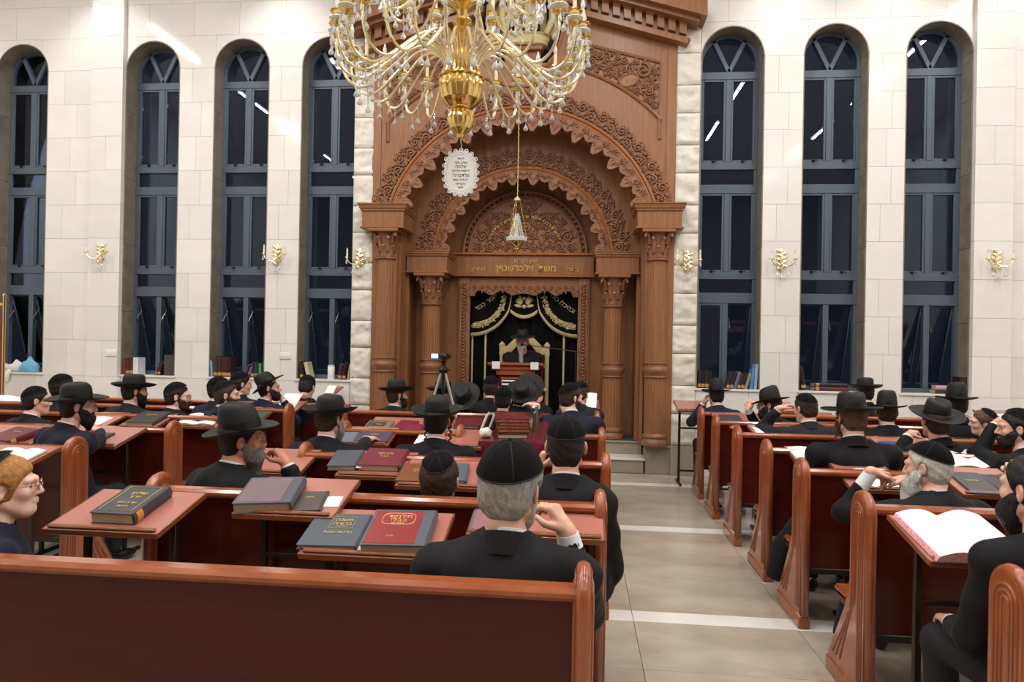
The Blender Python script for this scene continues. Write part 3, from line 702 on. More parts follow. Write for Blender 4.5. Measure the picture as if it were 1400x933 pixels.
# verse in gilt letters on an arc
m = M(); txt = 'אבינו מלכנו פתח שערי שמים לתפלתנו'; W = text_width(txt); ANG = 2.30; Rt = 0.56; size = 0.062
ang = -ANG/2
for c in txt:
    wd = 0.3 if c == ' ' else glyph(c)[3]-glyph(c)[2]
    if c != ' ':
        v, f, a_, b_ = glyph(c); th = PI/2+ANG*((0)-0)  # centre angle of this glyph
        t = ang+(wd/2)*ANG/W; th = PI/2+t*-1 if False else PI/2+(-1)*(-t)
        th = PI/2-(-t) - 2*t + 0  # letters run from the right side of the arc to the left
        th = PI/2+t
        vs = []
        for p in v:
            uu, vv = (p[0]-(a_+b_)/2)*size, p[1]*size
            vs.append(((Rt+vv)*math.cos(th)+uu*math.sin(th), 0.87-p[2]*0.012, 2.98+(Rt+vv)*math.sin(th)-uu*math.cos(th)))
        m.add(vs, f)
    ang += (wd+(0 if c == ' ' else 0.09))*ANG/W
m.part('verse', 'gold_letter', ty, sharp=20)
# carved door frame
df = M().box(-0.97, -0.80, 0.90, 0.99, 0.388, 2.66, 0.005).box(0.80, 0.97, 0.90, 0.99, 0.388, 2.66, 0.005).box(-0.80, 0.80, 0.92, 0.99, 2.52, 2.66, 0.004).part('door_frame', 'ark_wood', ark)
for s in (-1, 1):
    m = M()
    for k in range(44):
        z = 0.45+k*0.049; m.ball((s*0.885, 0.895, z), (0.028, 0.018, 0.02), 6, 4); m.ball((s*0.885+0.03*(1 if k % 2 else -1), 0.895, z+0.02), (0.014, 0.014, 0.014), 5, 3)
    m.tube([(s*0.835, 0.895, 0.40), (s*0.835, 0.895, 2.5)], 0.012, 5); m.tube([(s*0.935, 0.895, 0.40), (s*0.935, 0.895, 2.62)], 0.012, 5); m.part('frame_carving', 'ark_carved', df, sharp=0)
# carved pelmet over the doors
m = M(); xs = sym(64, -0.80, 0.80)
def pel(x):
    u = abs(x)/0.80; return 2.435+0.035*math.cos(u*PI*5.0)*(1 if u < 0.93 else 0)-0.045*max(0, 1-abs(u*5-0)/0.8)-(0.05 if u > 0.9 else 0)
m.strips(xs, pel, lambda x: 2.56, 0.875, 0.915)
for i in range(15):
    x = -0.72+i*0.103; spiral(m, x, 2.515, 0.872, 0.033, 0 if i % 2 else PI, 1.2, 1 if i % 2 else -1, 0.009, 10); leaf(m, x, 2.47, 0.872, 0.05, 0.025, -PI/2); leaf(m, x+0.05, 2.50, 0.872, 0.05, 0.025, -PI/3)
m.part('pelmet', 'ark_carved', df, sharp=50)

# ---- crown finial on the pedestal between the pediment halves
cr = thing('crown', 'large gilded crown standing on the pedestal of the broken pediment behind the chandelier', 'crown', (AX, YW+0.05, 5.682))
M().lathe([(0.30, 0), (0.34, 0.02), (0.33, 0.05), (0.36, 0.09), (0.355, 0.12), (0.40, 0.15), (0.38, 0.155), (0.30, 0.05)], 36, sx=1, sy=0.5).part('band', 'gilt_paint', cr)
for k in range(8):
    a = 2*PI*k/8+0.2; p = [(0.38, 0.14), (0.48, 0.32), (0.47, 0.55), (0.32, 0.74), (0.08, 0.86)]
    M().tube([(r*math.cos(a), 0.5*r*math.sin(a), z) for r, z in p], [0.04, 0.05, 0.045, 0.04, 0.03], 6).part('arch_band', 'gilt_paint', cr)
M().lathe([(0.02, 0.80), (0.10, 0.86), (0.10, 0.93), (0.0, 1.02)], 16, sy=0.8).part('orb', 'gilt_paint', cr)
# ---- curtain and valance
ct = thing('ark_curtain', 'black velvet ark curtain with gold braid lines behind the speaker', 'curtain', (AX, YW+1.10, 0))
m = M(); n = 80; nz = 4
for (xa, xb) in ((-0.83, 0.83),):
    vs = [(xa+(xb-xa)*i/n, 0.02*math.sin(i*0.9)+0.008*math.sin(i*2.3), 0.40+2.2*k/nz) for k in range(nz+1) for i in range(n+1)]
    m.add(vs, [(k*(n+1)+i, k*(n+1)+i+1, (k+1)*(n+1)+i+1, (k+1)*(n+1)+i) for k in range(nz) for i in range(n)])
m.part('velvet', 'black_velvet', ct, sharp=0)
for x in (-0.775, -0.575, 0.60): M().box(x-0.014, x+0.014, -0.045, -0.03, 0.40, 2.0, 0.004).part('braid', 'gilt_paint', ct)
vl = thing('curtain_valance', 'black valance with gold embroidered swags and fringe above the speaker', 'valance', (AX, YW+1.03, 0))
def swag(ctrl, name):
    m = M(); k = len(ctrl); vs = []
    for (x0, z0) in ctrl: vs += [(x0, -0.01, 2.56), (x0, 0.0, z0)]
    m.add(vs, [(2*i, 2*i+1, 2*i+3, 2*i+2) for i in range(k-1)]); return m.part(name, 'black_velvet', vl, sharp=0)
def bez(a, b, c, n=18): return [((1-t)**2*a[0]+2*t*(1-t)*b[0]+t*t*c[0], (1-t)**2*a[1]+2*t*(1-t)*b[1]+t*t*c[1]) for t in [i/n for i in range(n+1)]]
curves = {-1: bez((-0.79, 1.83), (-0.42, 1.84), (-0.235, 2.18), 14)+bez((-0.235, 2.18), (-0.19, 2.3), (-0.185, 2.56), 5)[1:], 1: bez((0.79, 1.83), (0.42, 1.84), (0.235, 2.18), 14)+bez((0.235, 2.18), (0.19, 2.3), (0.185, 2.56), 5)[1:],
          0: bez((-0.20, 2.19), (0, 2.02), (0.20, 2.19), 14)}
for s, cv in curves.items():
    sw = swag(cv, 'swag'); m = M()
    m.tube([(x, -0.012, z) for x, z in cv], 0.010, 5)
    m.part('braid', 'gilt_paint', sw); m = M()
    for i in range(len(cv)-1):
        for q in range(3):
            t = q/3; x, z = cv[i][0]*(1-t)+cv[i+1][0]*t, cv[i][1]*(1-t)+cv[i+1][1]*t
            if z < 2.3 or s == 0: m.tube([(x, -0.012, z), (x, -0.012, z-0.045)], 0.006, 4)
    m.part('fringe', 'gilt_paint', sw, sharp=0)
    m = M()
    if s:
        inn = [(x+(-s)*-0.00, z) for x, z in cv]
        for i in range(0, len(cv)-2):
            dx, dz = cv[i+1][0]-cv[i][0], cv[i+1][1]-cv[i][1]; L = math.hypot(dx, dz)+1e-9; nx, nz_ = -dz/L*-s, dx/L*-s
            if nz_ < 0 and i < 10: nx, nz_ = -nx, -nz_
            o = 0.105; x, z = cv[i][0]+nx*o, cv[i][1]+nz_*o
            if abs(x) > 0.78: continue
            spiral(m, x, z, -0.012, 0.035, i, 1.2, 1 if i % 2 else -1, 0.008, 9); leaf(m, x, z, -0.01, 0.055, 0.03, i*1.3); berry(m, x+nx*0.035, z+nz_*0.035, -0.012, 0.016)
        line = [(cv[i][0]+(0 if i < 10 else s*0.03), -0.012, cv[i][1]+0.165) for i in range(0, 12)]
        m.tube([p for p in line if abs(p[0]) < 0.78], 0.006, 4)
    else:
        for q in (-1, 1):
            for j in range(4): leaf(m, q*0.02, 2.30, -0.012, 0.13-0.02*j, 0.045, (PI/2-q*(0.5+j*0.45)) if q > 0 else (PI/2+0.5+j*0.45))
            spiral(m, q*0.09, 2.33, -0.012, 0.04, 0, 1.3, q, 0.009, 10); leaf(m, q*0.03, 2.24, -0.012, 0.12, 0.05, 0.2 if q > 0 else PI-0.2)
        berry(m, 0, 2.24, -0.014, 0.035); berry(m, 0, 2.37, -0.014, 0.03)
    m.part('embroidery', 'gilt_paint', sw, sharp=0)
    if s:
        m = M(); tx = 'ובהיכלו כולו' if s > 0 else 'אומר כבוד'; size = 0.095
        a = -0.62 if s > 0 else 0.62; cx, cz0 = (0.555, 2.27) if s > 0 else (-0.56, 2.27)
        lettering(m, tx, size, 0.006, lambda u, v, d: (cx+u*math.cos(a)-v*math.sin(a), -0.012-d, cz0+u*math.sin(a)+v*math.cos(a)+(-0.22*u*abs(u) if 0 else 0.25*u*u)))
        m.part('lettering', 'gilt_paint', sw, sharp=20)
# ================================================================== CHANDELIER, HANGING LAMP, SCONCES
CHX, CHY, CHZ = -0.895, 5.0, 3.205
ch = thing('chandelier', 'huge two-tier gold chandelier with candle bulbs and crystal drops hanging before the ark', 'chandelier', (CHX, CHY, CHZ))
rib = lambda j, n, z: 1.0-(0.05 if j % 2 else 0)
M().lathe([(0.0, 0.0), (0.02, 0.005), (0.03, 0.03), (0.075, 0.07), (0.098, 0.12), (0.10, 0.15), (0.085, 0.185), (0.09, 0.20), (0.06, 0.215)], 40, flute=lambda j, n, z: rib(j, n, z) if z > 0.09 else 1).part('lower_ball', 'gold', ch, sharp=25)
M().lathe([(0.05, 0.21), (0.09, 0.225), (0.145, 0.28), (0.165, 0.34), (0.168, 0.40), (0.16, 0.43), (0.175, 0.44), (0.175, 0.455), (0.15, 0.46)], 48, flute=lambda j, n, z: rib(j, n, z) if z > 0.3 else 1).part('bowl', 'gold', ch, sharp=25)
m = M()
for k in range(28):
    a = 2*PI*k/28; m.tube([(r*math.cos(a), r*math.sin(a), z) for r, z in ((0.155, 0.45), (0.11, 0.56), (0.12, 0.66))], 0.009, 5)
m.part('rib_basket', 'gold', ch)
M().lathe([(0.05, 0.45), (0.05, 0.62), (0.03, 0.70), (0.05, 0.74), (0.08, 0.77), (0.06, 0.80), (0.03, 0.83), (0.075, 0.86), (0.03, 0.90), (0.04, 0.95), (0.12, 0.99), (0.15, 1.06), (0.15, 1.12), (0.05, 1.15), (0.03, 1.35), (0.06, 1.40), (0.03, 1.46)], 32, flute=lambda j, n, z: rib(j, n, z) if 0.98 < z < 1.13 else 1).part('column', 'gold', ch, sharp=25)
zc = ROOM_Z-CHZ
M().tube([(0, 0, 1.44), (0, 0, zc-0.1)], 0.014, 8).lathe([(0.02, zc-0.14), (0.10, zc-0.08), (0.14, zc-0.0)], 24).part('suspension_rod', 'pale_gold', ch)
def spline(P, n):
    P = [np.array(p, float) for p in P]; out = []
    for i in range(len(P)-1):
        p0, p1, p2, p3 = P[max(i-1, 0)], P[i], P[i+1], P[min(i+2, len(P)-1)]
        for t in [j/n for j in range(n)]:
            out.append(0.5*((2*p1)+(-p0+p2)*t+(2*p0-5*p1+4*p2-p3)*t*t+(-p0+3*p1-3*p2+p3)*t**3))
    out.append(P[-1]); return out
arm_me = {}
def drop(L, R, beads, name):
    m = M(); z = 0
    for b in range(beads): m.ball((0, 0, z-0.008), 0.0075, 6, 4); z -= 0.017
    m.lathe([(0.0, z), (R*0.25, z-L*0.2), (R*0.75, z-L*0.55), (R, z-L*0.75), (R*0.75, z-L*0.93), (0, z-L)], 8)
    return m.mesh(name, 'crystal', sharp=30)
D_SHORT, D_LONG, D_PEAR = drop(0.07, 0.012, 1, 'crystal_drop'), drop(0.065, 0.024, 6, 'crystal_drop'), drop(0.06, 0.022, 4, 'crystal_drop')
def make_arm(curve, ang, par):
    pts = spline([(r, 0, z) for r, z in curve], 4); zt, rt = curve[-1][1], curve[-1][0]
    a = M().tube(pts, 0.0112, 6).part('arm', 'pale_gold', par, rot=(0, 0, ang))
    ruf = lambda j, n, z: 1.0+0.09*math.cos(j*PI)
    M().lathe([(0.012, -0.012), (0.035, 0.0), (0.052, 0.022), (0.048, 0.024), (0.03, 0.008), (0.012, 0.006)], 24, c=(rt, 0, zt), flute=ruf).part('lower_pan', 'gold', a)
    M().lathe([(0.01, 0.024), (0.045, 0.028), (0.060, 0.045), (0.057, 0.052), (0.035, 0.062), (0.01, 0.064)], 20, c=(rt, 0, zt)).part('glass_dish', 'frosted', a)
    M().lathe([(0.012, 0.064), (0.03, 0.07), (0.055, 0.095), (0.052, 0.098), (0.025, 0.08), (0.014, 0.085)], 24, c=(rt, 0, zt), flute=ruf).part('upper_pan', 'gold', a)
    M().lathe([(0.0135, 0.08), (0.0135, 0.20), (0.010, 0.203)], 10, c=(rt, 0, zt)).part('candle', 'candle_sleeve', a)
    M().lathe([(0.009, 0.20), (0.016, 0.222), (0.017, 0.238), (0.010, 0.262), (0.003, 0.288), (0.0, 0.295)], 10, c=(rt, 0, zt)).part('bulb', 'frosted', a)
    for k in range(4):
        t = PI/4+k*PI/2; part('crystal_drop', D_SHORT, a, (rt+0.046*math.cos(t), 0.046*math.sin(t), zt+0.012))
    part('crystal_drop', D_LONG, a, (rt-0.03, 0, zt-0.0)); part('crystal_drop', D_PEAR, a, (rt+0.035, 0, zt+0.0)); q_ = curve[len(curve)//2]; part('crystal_drop', D_PEAR, a, (q_[0], 0, q_[1]-0.01)); lo = min(curve, key=lambda p: p[1] if p[0] > 0.3 else 9)
    part('crystal_drop', D_PEAR, a, (lo[0], 0, lo[1]-0.012))
    return a
def ring_of_arms(curve, n, a0):
    first = make_arm(curve, a0, ch)
    for k in range(1, n): dup(first, rotz=a0+2*PI*k/n)
ring_of_arms([(0.10, 0.47), (0.15, 0.60), (0.25, 0.68), (0.37, 0.66), (0.52, 0.53), (0.66, 0.41), (0.755, 0.385), (0.85, 0.44), (0.895, 0.56), (0.90, 0.66)], 28, 0.06)
ring_of_arms([(0.07, 1.00), (0.12, 1.12), (0.2, 1.17), (0.29, 1.12), (0.40, 0.99), (0.49, 0.94), (0.57, 0.98), (0.61, 1.06), (0.615, 1.12)], 16, 0.15)
# scalloped white memorial plaque hung from the finial
pl = thing('hanging_plaque', 'white scalloped oval plaque with grey lettering hung under the chandelier', 'plaque', (CHX+0.01, CHY-0.01, CHZ-0.255), rotz=0.05)
def oval(a, sc=1.0, wav=0.0): k = 1+0.10*abs(math.cos(2*a))*0 + wav*math.cos(20*a); return (0.118*sc*k*math.cos(a)*(1+0.10*math.sin(2*a)**2), 0.158*sc*k*math.sin(a)*(1+0.04*math.sin(2*a)**2))
M().prism([oval(2*PI*i/160, 1.05, 0.028) for i in range(160)], -0.003, 0.003, 'y').part('plate', 'white_plastic', pl)
m = M()
for i in range(20):
    c = oval(2*PI*i/20, 1.04); m.tube([(c[0]+0.014*math.cos(t), -0.004, c[1]+0.014*math.sin(t)) for t in [2*PI*j/10 for j in range(10)]], 0.003, 4, closed=True)
for i in range(20):
    c = oval(2*PI*(i+.5)/20, 0.93); m.ball((c[0], -0.003, c[1]), (0.006, 0.003, 0.006), 6, 4)
m.tube([(oval(2*PI*i/60, 0.86)[0], -0.0035, oval(2*PI*i/60, 0.86)[1]) for i in range(60)], 0.002, 4, closed=True); m.part('filigree_border', 'white_plastic', pl)
m = M()
for t, z, s in (('לזכות', 0.098, 0.022), ('הנדיב היקר', 0.068, 0.022), ('שלמה', 0.036, 0.034), ('לרפואה שלימה', 0.008, 0.022), ('גולדברגר', -0.030, 0.034), ('לו ולכל ביתו', -0.060, 0.022), ('ולהצלחה', -0.088, 0.02), ('תשפ', -0.114, 0.02)):
    lettering(m, t, s, 0.002, lambda u, v, d: (u, -0.004-d, z+v))
m.part('lettering', 'inscription_ink', pl, sharp=20)
M().tube([(0, 0, 0.16), (0.004, 0, 0.20), (-0.004, 0, 0.235), (0, 0, 0.262)], 0.004, 6).part('hook', 'wire', pl)

# eternal lamp hanging before the ark
p = atY(706, 347, 8.5)
el = thing('eternal_lamp', 'small hanging brass lamp with white glass band on a chain before the ark', 'lamp', p)
M().lathe([(0, 0.0), (0.008, 0.01), (0.008, 0.04), (0.03, 0.05), (0.03, 0.07), (0.02, 0.08), (0.075, 0.11), (0.09, 0.145), (0.1, 0.15)], 24).part('bowl', 'gold', el)
M().lathe([(0.10, 0.148), (0.128, 0.155), (0.138, 0.20), (0.128, 0.205), (0.10, 0.17)], 28).part('glass_band', 'frosted', el)
m = M()
for k in range(14):
    a = 2*PI*k/14
    for j in range(9): t = j/8; m.ball((math.cos(a)*(0.085-0.062*t), math.sin(a)*(0.085-0.062*t), 0.22+0.26*t), (0.008, 0.008, 0.017), 5, 4)
m.part('crystal_strings', 'crystal', el)
M().lathe([(0.012, 0.19), (0.022, 0.22), (0.022, 0.42), (0.008, 0.5)], 12).part('candle_glass', 'candle_sleeve', el)
M().lathe([(0.045, 0.66), (0.035, 0.69), (0.012, 0.71), (0.0, 0.73)], 16).part('cap', 'gilt_paint', el)
for k in range(3):
    a = 2*PI*k/3+0.35; m = M()
    for j in range(30):
        t = j/30; r = 0.13*(1-t)+0.03*t; m.ball((r*math.cos(a), r*math.sin(a), 0.20+0.47*t+0.008), (0.006, 0.006, 0.010), 5, 4)
    m.part('chain', 'gold', el)
m = M(); L = ROOM_Z-p[2]-0.72; n = int(L/0.035)
for j in range(n): m.ball((0.004*(j % 2), 0.004*((j+1) % 2), 0.73+L*(j+0.5)/n), (0.007, 0.007, 0.021), 5, 4)
m.part('chain', 'gilt_paint', el)

# wall sconces
SCN = (((138, 347), YW-0.07, 'gold two-arm crystal sconce on the pier at the far left'), ((379, 350), YW, 'gold two-arm crystal sconce between the third and fourth windows'), ((492, 355), YW-0.03, 'gold two-arm sconce on the rough stones left of the ark'),
       ((940, 358), YW-0.03, 'gold two-arm sconce on the rough stones right of the ark'), ((1068, 357), YW, 'gold two-arm crystal sconce between the two windows right of the ark'), ((1362, 357), YW-0.07, 'gold two-arm crystal sconce on the pier at the far right'))
first = None
for (px, py), y, lb in SCN:
    p = atY(px, py, y)
    if first: dup(first, p, label=lb); continue
    first = t = thing('sconce', lb, 'sconce', p, group='gold wall sconces')
    m = M(); m.lathe([(0.0, -0.16), (0.015, -0.14), (0.03, -0.10), (0.05, -0.05), (0.06, 0.02), (0.045, 0.08), (0.02, 0.12), (0.01, 0.15), (0, 0.16)], 16, sy=0.4)
    for k in range(9): leaf(m, 0.0, -0.12+0.028*k, -0.02, 0.075, 0.03, (0.5 if k % 2 else PI-0.5))
    m.part('back_plate', 'pale_gold', t)
    for s in (-1, 1):
        a = M().tube(spline([(0, -0.02, -0.03), (s*0.05, -0.07, -0.08), (s*0.12, -0.10, -0.05), (s*0.145, -0.10, 0.0)], 4), 0.008, 6).part('arm', 'pale_gold', t)
        M().lathe([(0.01, 0.0), (0.035, 0.012), (0.033, 0.018), (0.01, 0.01)], 16, c=(s*0.145, -0.10, 0)).part('drip_pan', 'gold', a)
        M().lathe([(0.011, 0.01), (0.011, 0.085), (0.009, 0.09)], 10, c=(s*0.145, -0.10, 0)).part('candle', 'candle_sleeve', a)
        M().lathe([(0.008, 0.088), (0.014, 0.105), (0.007, 0.135), (0, 0.15)], 8, c=(s*0.145, -0.10, 0)).part('bulb', 'frosted', a)
        part('crystal_drop', D_SHORT, a, (s*0.145, -0.13, 0.01)); part('crystal_drop', D_PEAR, a, (s*0.07, -0.085, -0.075))
    part('crystal_drop', D_PEAR, t, (0, -0.035, -0.10))
# ================================================================== PEWS
def end_panel(par, x, moulded):
    cy, r = 0.055, 0.085; th = 0.0275
    arc = [(cy+r*math.cos(t), 0.915+r*math.sin(t)) for t in [PI-PI*i/12 for i in range(13)]]
    poly = [(cy-r, 0.08)]+arc+[(cy+r, 0.52), (cy+r+0.012, 0.475), (cy+r+0.045, 0.455), (cy+r+0.05, 0.425), (0.405, 0.10), (0.405, 0.08)]
    e = M().prism(poly, x-th, x+th).part('end_panel', 'pew_wood', par, sharp=30)
    M().box(x-th-0.008, x+th+0.008, cy-r-0.012, 0.425, 0.0, 0.082, 0.008).part('plinth', 'pew_wood', e)
    # rounded edge bead and the nested fluting on both faces
    m = M()
    m.tube([(x, p[0], p[1]) for p in poly[:-1]], 0.0265, 8)
    for s in moulded:
        for q in (0.060, 0.040, 0.020):
            pts = [(x+s*th, cy-q, 0.12)]+[(x+s*th, cy+q*math.cos(t), 0.905+q*math.sin(t)) for t in [PI-PI*i/10 for i in range(11)]]
            k = (q-0.02)*1.0
            pts += [(x+s*th, cy+q, 0.50), (x+s*th, cy+q+0.015, 0.46-k), (x+s*th, cy+q+0.045, 0.435-k), (x+s*th, cy+q+0.05, 0.41-k), (x+s*th, 0.20+2.4*q, 0.13)]
            m.tube(pts, 0.006, 5)
    m.part('fluting', 'pew_wood', e, sharp=0)
PEWS = []
def pew(x0, x1, y, label, ends='lr'):
    PEWS.append((x0, x1, y))
    cx = (x0+x1)/2; t = thing('pew', label, 'pew', (cx, y, 0), group='varnished wooden pews'); a, b = x0-cx, x1-cx
    M().box(a+0.03, b-0.03, 0.0, 0.024, 0.36, 0.93, 0.003).part('back_panel', 'pew_panel', t)
    M().box(a+0.03, b-0.03, -0.004, 0.034, 0.325, 0.362, 0.005).part('bottom_rail', 'dark_metal', t)
    M().box(a+0.03, b-0.03, -0.028, 0.05, 0.925, 0.966, 0.014).part('top_rail', 'pew_wood', t, sharp=25)
    M().box(a+0.03, b-0.03, 0.02, 0.42, 0.425, 0.458, 0.012).part('seat', 'pew_wood', t)
    M().box(a+0.03, b-0.03, 0.05, 0.39, 0.39, 0.424, 0.004).part('seat_frame', 'pew_panel', t)
    if 'l' in ends: end_panel(t, a+0.03, (-1, 1))
    if 'r' in ends: end_panel(t, b-0.03, (-1, 1))
    return t
pew(-3.9, 0.06, 2.08, 'long pew crossing the foreground, nearest on the left of the aisle')
pew(-2.09, 0.145, 3.17, 'second pew on the left of the aisle, desks with books behind it')
pew(-1.80, 0.215, 4.30, 'third pew on the left of the aisle, behind the boy in a small skullcap')
pew(-1.95, -0.92, 5.52, 'short pew in front of the emblem covered book, left of the covered table')
pew(-0.18, 0.235, 5.60, 'short pew right of the maroon covered table')
pew(-2.45, 0.235, 7.0, 'pew nearest the ark steps, behind the lectern row')
FL = ((4.22, -3.30, 'side block pew ending beside the man in a navy suit'), (5.20, -3.215, 'side block pew whose end stands left of the bearded man in spectacles'), (6.08, -3.12, 'side block pew hidden behind the bearded man in spectacles'),
      (6.88, -2.98, 'side block pew behind the man resting his chin in a blue jacket'), (7.62, -2.68, 'side block pew nearest the window wall by the rough stones'))
for y, x, lb in FL: pew(-6.6, x, y, lb)
RB = ((2.26, 1.36, 'right block pew nearest the camera, only its rounded end showing'), (3.37, 1.345, 'right block pew behind the white bearded man'), (4.33, 1.36, 'right block pew behind the man with long sidelocks'),
      (5.16, 1.37, 'right block pew third from the front on the aisle, left of sidelocks man'), (6.03, 1.355, 'right block pew behind the man in charcoal holding his head'),
      (6.93, 1.35, 'right block pew behind the man in spectacles and hat'), (7.80, 1.36, 'right block pew nearest the windows beside the free standing desk'))
for y, x, lb in RB: pew(x, 5.3, y, lb, 'l')

# ================================================================== READING DESKS
def unit(v): v = np.array(v, float); return v/np.linalg.norm(v)
class Surf: pass
def surf_hit(sf, px, py):
    d = _ray(px, py); o = np.array([0, 0, CAM_H]); t = np.dot(sf.P-o, sf.n)/np.dot(d, sf.n); return o+d*t
def desk(nl, nr, zn, label, depth=0.38, rise=0.09, lip=True):
    A, B = atZ(*nl, zn), atZ(*nr, zn); y = (A[1]+B[1])/2; w = B[0]-A[0]; cx = (A[0]+B[0])/2
    t = thing('reading_desk', label, 'desk', (cx, y, 0), group='sloping reading desks'); h = w/2
    ang = math.atan2(rise, depth); L = math.hypot(depth, rise); R = Rx(ang)
    m = M().box(-h, h, 0, L, -0.022, 0, 0.003); m.xf(R, (0, 0, zn)); bd = m.part('board', 'laminate', t)
    m = M().box(-h-0.004, h+0.004, -0.006, 0, -0.025, 0.002, 0.003).box(-h-0.006, -h, 0, L, -0.024, 0.001, 0.002).box(h, h+0.006, 0, L, -0.024, 0.001, 0.002); m.xf(R, (0, 0, zn)); m.part('edging', 'desk_edge', bd)
    if lip:
        m = M().box(-h+0.012, h-0.012, 0.002, 0.026, 0.0005, 0.015, 0.006); m.xf(R, (0, 0, zn)); m.part('book_lip', 'desk_edge', bd)
    ym = depth*0.55; zt = zn+rise*0.55-0.03
    for s in (-1, 1):
        lg = M().box(s*(h-0.05)-0.014, s*(h-0.05)+0.014, ym-0.014, ym+0.014, 0.02, zt, 0.002).part('leg', 'dark_metal', t)
        M().box(s*(h-0.05)-0.014, s*(h-0.05)+0.014, ym-0.18, ym+0.18, 0.0, 0.026, 0.003).part('foot', 'dark_metal', lg)
        m = M().box(s*(h-0.05)-0.012, s*(h-0.05)+0.012, 0.04, L-0.04, -0.042, -0.0225); m.xf(R, (0, 0, zn)); m.part('bracket', 'dark_metal', lg)
    for z in (0.16, zn-0.24): M().box(-h+0.05, h-0.05, ym-0.011, ym+0.011, z-0.011, z+0.011, 0.002).part('crossbar', 'dark_metal', t)
    s = Surf(); s.P = np.array([cx, y, zn]); s.n = unit((0, -rise, depth)); s.ux = np.array([1.0, 0, 0]); return s
D = {}
for k, a in dict(
    d1=((61, 722), (212, 731), 0.87, 'reading desk with one thick grey book near the ginger haired boy'),
    d2=((308, 707), (460, 703), 0.925, 'reading desk holding the wide slate coloured book and a clear covered booklet'),
    d3=((408, 757), (596, 766), 0.84, 'reading desk with a grey book and a red book side by side'),
    d4=((637, 733), (826, 736), 0.87, 'pink topped reading desk in front of the grey haired man'),
    d5=((292, 645), (408, 648), 0.88, 'reading desk under the hand of the bearded man in spectacles'),
    d6=((458, 650), (552, 653), 0.88, 'reading desk holding a grey book and a maroon book with a white strip'),
    d7=((540, 664), (660, 668), 0.86, 'reading desk with a brown book in front of the boy'),
    d8=((565, 610), (657, 612), 0.88, 'pink reading desk in front of the round hatted man'),
    d9=((458, 607), (530, 608), 0.88, 'reading desk under the hand resting on a purple book'),
    d10=((497, 590), (572, 593), 0.90, 'reading desk with the emblem covered book'),
    d11=((612, 592), (672, 594), 0.90, 'reading desk with a pile of books right of the round hat'),
    d12=((765, 560), (820, 562), 0.95, 'reading desk with a raised sheet beside the right inner column'),
    d13=((60, 607), (157, 610), 0.88, 'reading desk under the folded arms of the man in navy'),
    d14=((-75, 640), (12, 646), 0.88, 'reading desk with an open book above the ginger head'),
    d15=((-70, 605), (40, 608), 0.88, 'reading desk with a thick maroon book at the left edge'),
    d16=((-40, 556), (38, 557), 0.88, 'far reading desk with an open book under the first window'),
    d17=((100, 583), (141, 584), 0.88, 'reading desk with a loose white sheet behind the navy suit'),
    d18=((158, 584), (211, 585), 0.88, 'reading desk with a big black book'),
    d19=((238, 583), (296, 584), 0.88, 'reading desk with a white open book before the young man in profile'),
    d20=((300, 573), (358, 574), 0.88, 'reading desk with a green book'),
    d21=((372, 562), (402, 563), 0.90, 'narrow reading desk with an upright white sheet by the blue jacket'),
    d22=((441, 540), (456, 540), 0.98, 'small red reading stand in front of the farthest man on the left'),
    d30=((927, 561), (968, 562), 0.925, 'empty free standing desk beside the rough stones right of the ark'),
    d31=((982, 581), (1045, 582), 0.88, 'reading desk with a dark book before the man in spectacles and hat'),
    d32=((1038, 602), (1120, 603), 0.88, 'reading desk in front of the man in charcoal holding his head'),
    d33=((1097, 640), (1215, 642), 0.88, 'reading desk with a white open book left of the man with sidelocks'),
    d34=((1168, 670), (1244, 671), 0.88, 'reading desk under the hands of the white bearded man'),
    d35=((1318, 676), (1420, 680), 0.90, 'reading desk with two closed dark books at the right edge'),
    d36=((1300, 645), (1400, 646), 0.88, 'reading desk with a large open book right of the white bearded man'),
    d37=((1310, 611), (1350, 612), 0.88, 'pink reading desk right of the dented hat'),
    d38=((1220, 624), (1300, 625), 0.88, 'reading desk with a blue book'),
    d39=((1108, 580), (1150, 580), 0.88, 'orange reading desk behind the man with sidelocks'),
    d40=((1052, 564), (1090, 564), 0.98, 'red reading desk below the middle window right of the ark'),
    d41=((1355, 575), (1420, 577), 0.90, 'reading desk with a loose sheet at the far right'),
    d42=((1316, 581), (1345, 582), 0.90, 'reading desk before the boy at the far right'),
    d0=((1274, 768), (1415, 773), 0.86, 'reading desk holding the big open book with a red speckled edge')).items(): D[k] = desk(*a)

# the covered table in the middle
bA, bB = atZ(655, 603, 0.93), atZ(737, 605, 0.93); bx0, bx1, by0, by1 = bA[0], bB[0]+0.02, bA[1], bA[1]+1.3
bt = thing('covered_table', 'reading table under a maroon cloth and clear plastic, piled with books', 'table', ((bx0+bx1)/2, (by0+by1)/2, 0)); hx, hy = (bx1-bx0)/2, 0.65
m = M().box(-hx+0.01, hx-0.01, -hy+0.01, hy-0.01, -0.03, 0.0, 0.004); m.xf(Rx(math.atan2(0.10, 1.3)), (0, 0, 0.975)); m.part('top', 'pew_panel', bt)
for sx in (-1, 1):
    for sy in (-1, 1): M().box(sx*(hx-0.05)-0.025, sx*(hx-0.05)+0.025, sy*(hy-0.06)-0.025, sy*(hy-0.06)+0.025, 0, 0.90, 0.004).part('leg', 'pew_wood', bt)
m = M(); zt = lambda y: 0.98+0.10*y/1.3
per = [(-hx, -hy), (-hx*.33, -hy), (hx*.33, -hy), (hx, -hy), (hx, -hy*.5), (hx, 0), (hx, hy*.5), (hx, hy), (hx*.33, hy), (-hx*.33, hy), (-hx, hy), (-hx, 0)]
vs = [(x, y, zt(y)) for x, y in per]; n = len(per); fs = [tuple(range(n))]
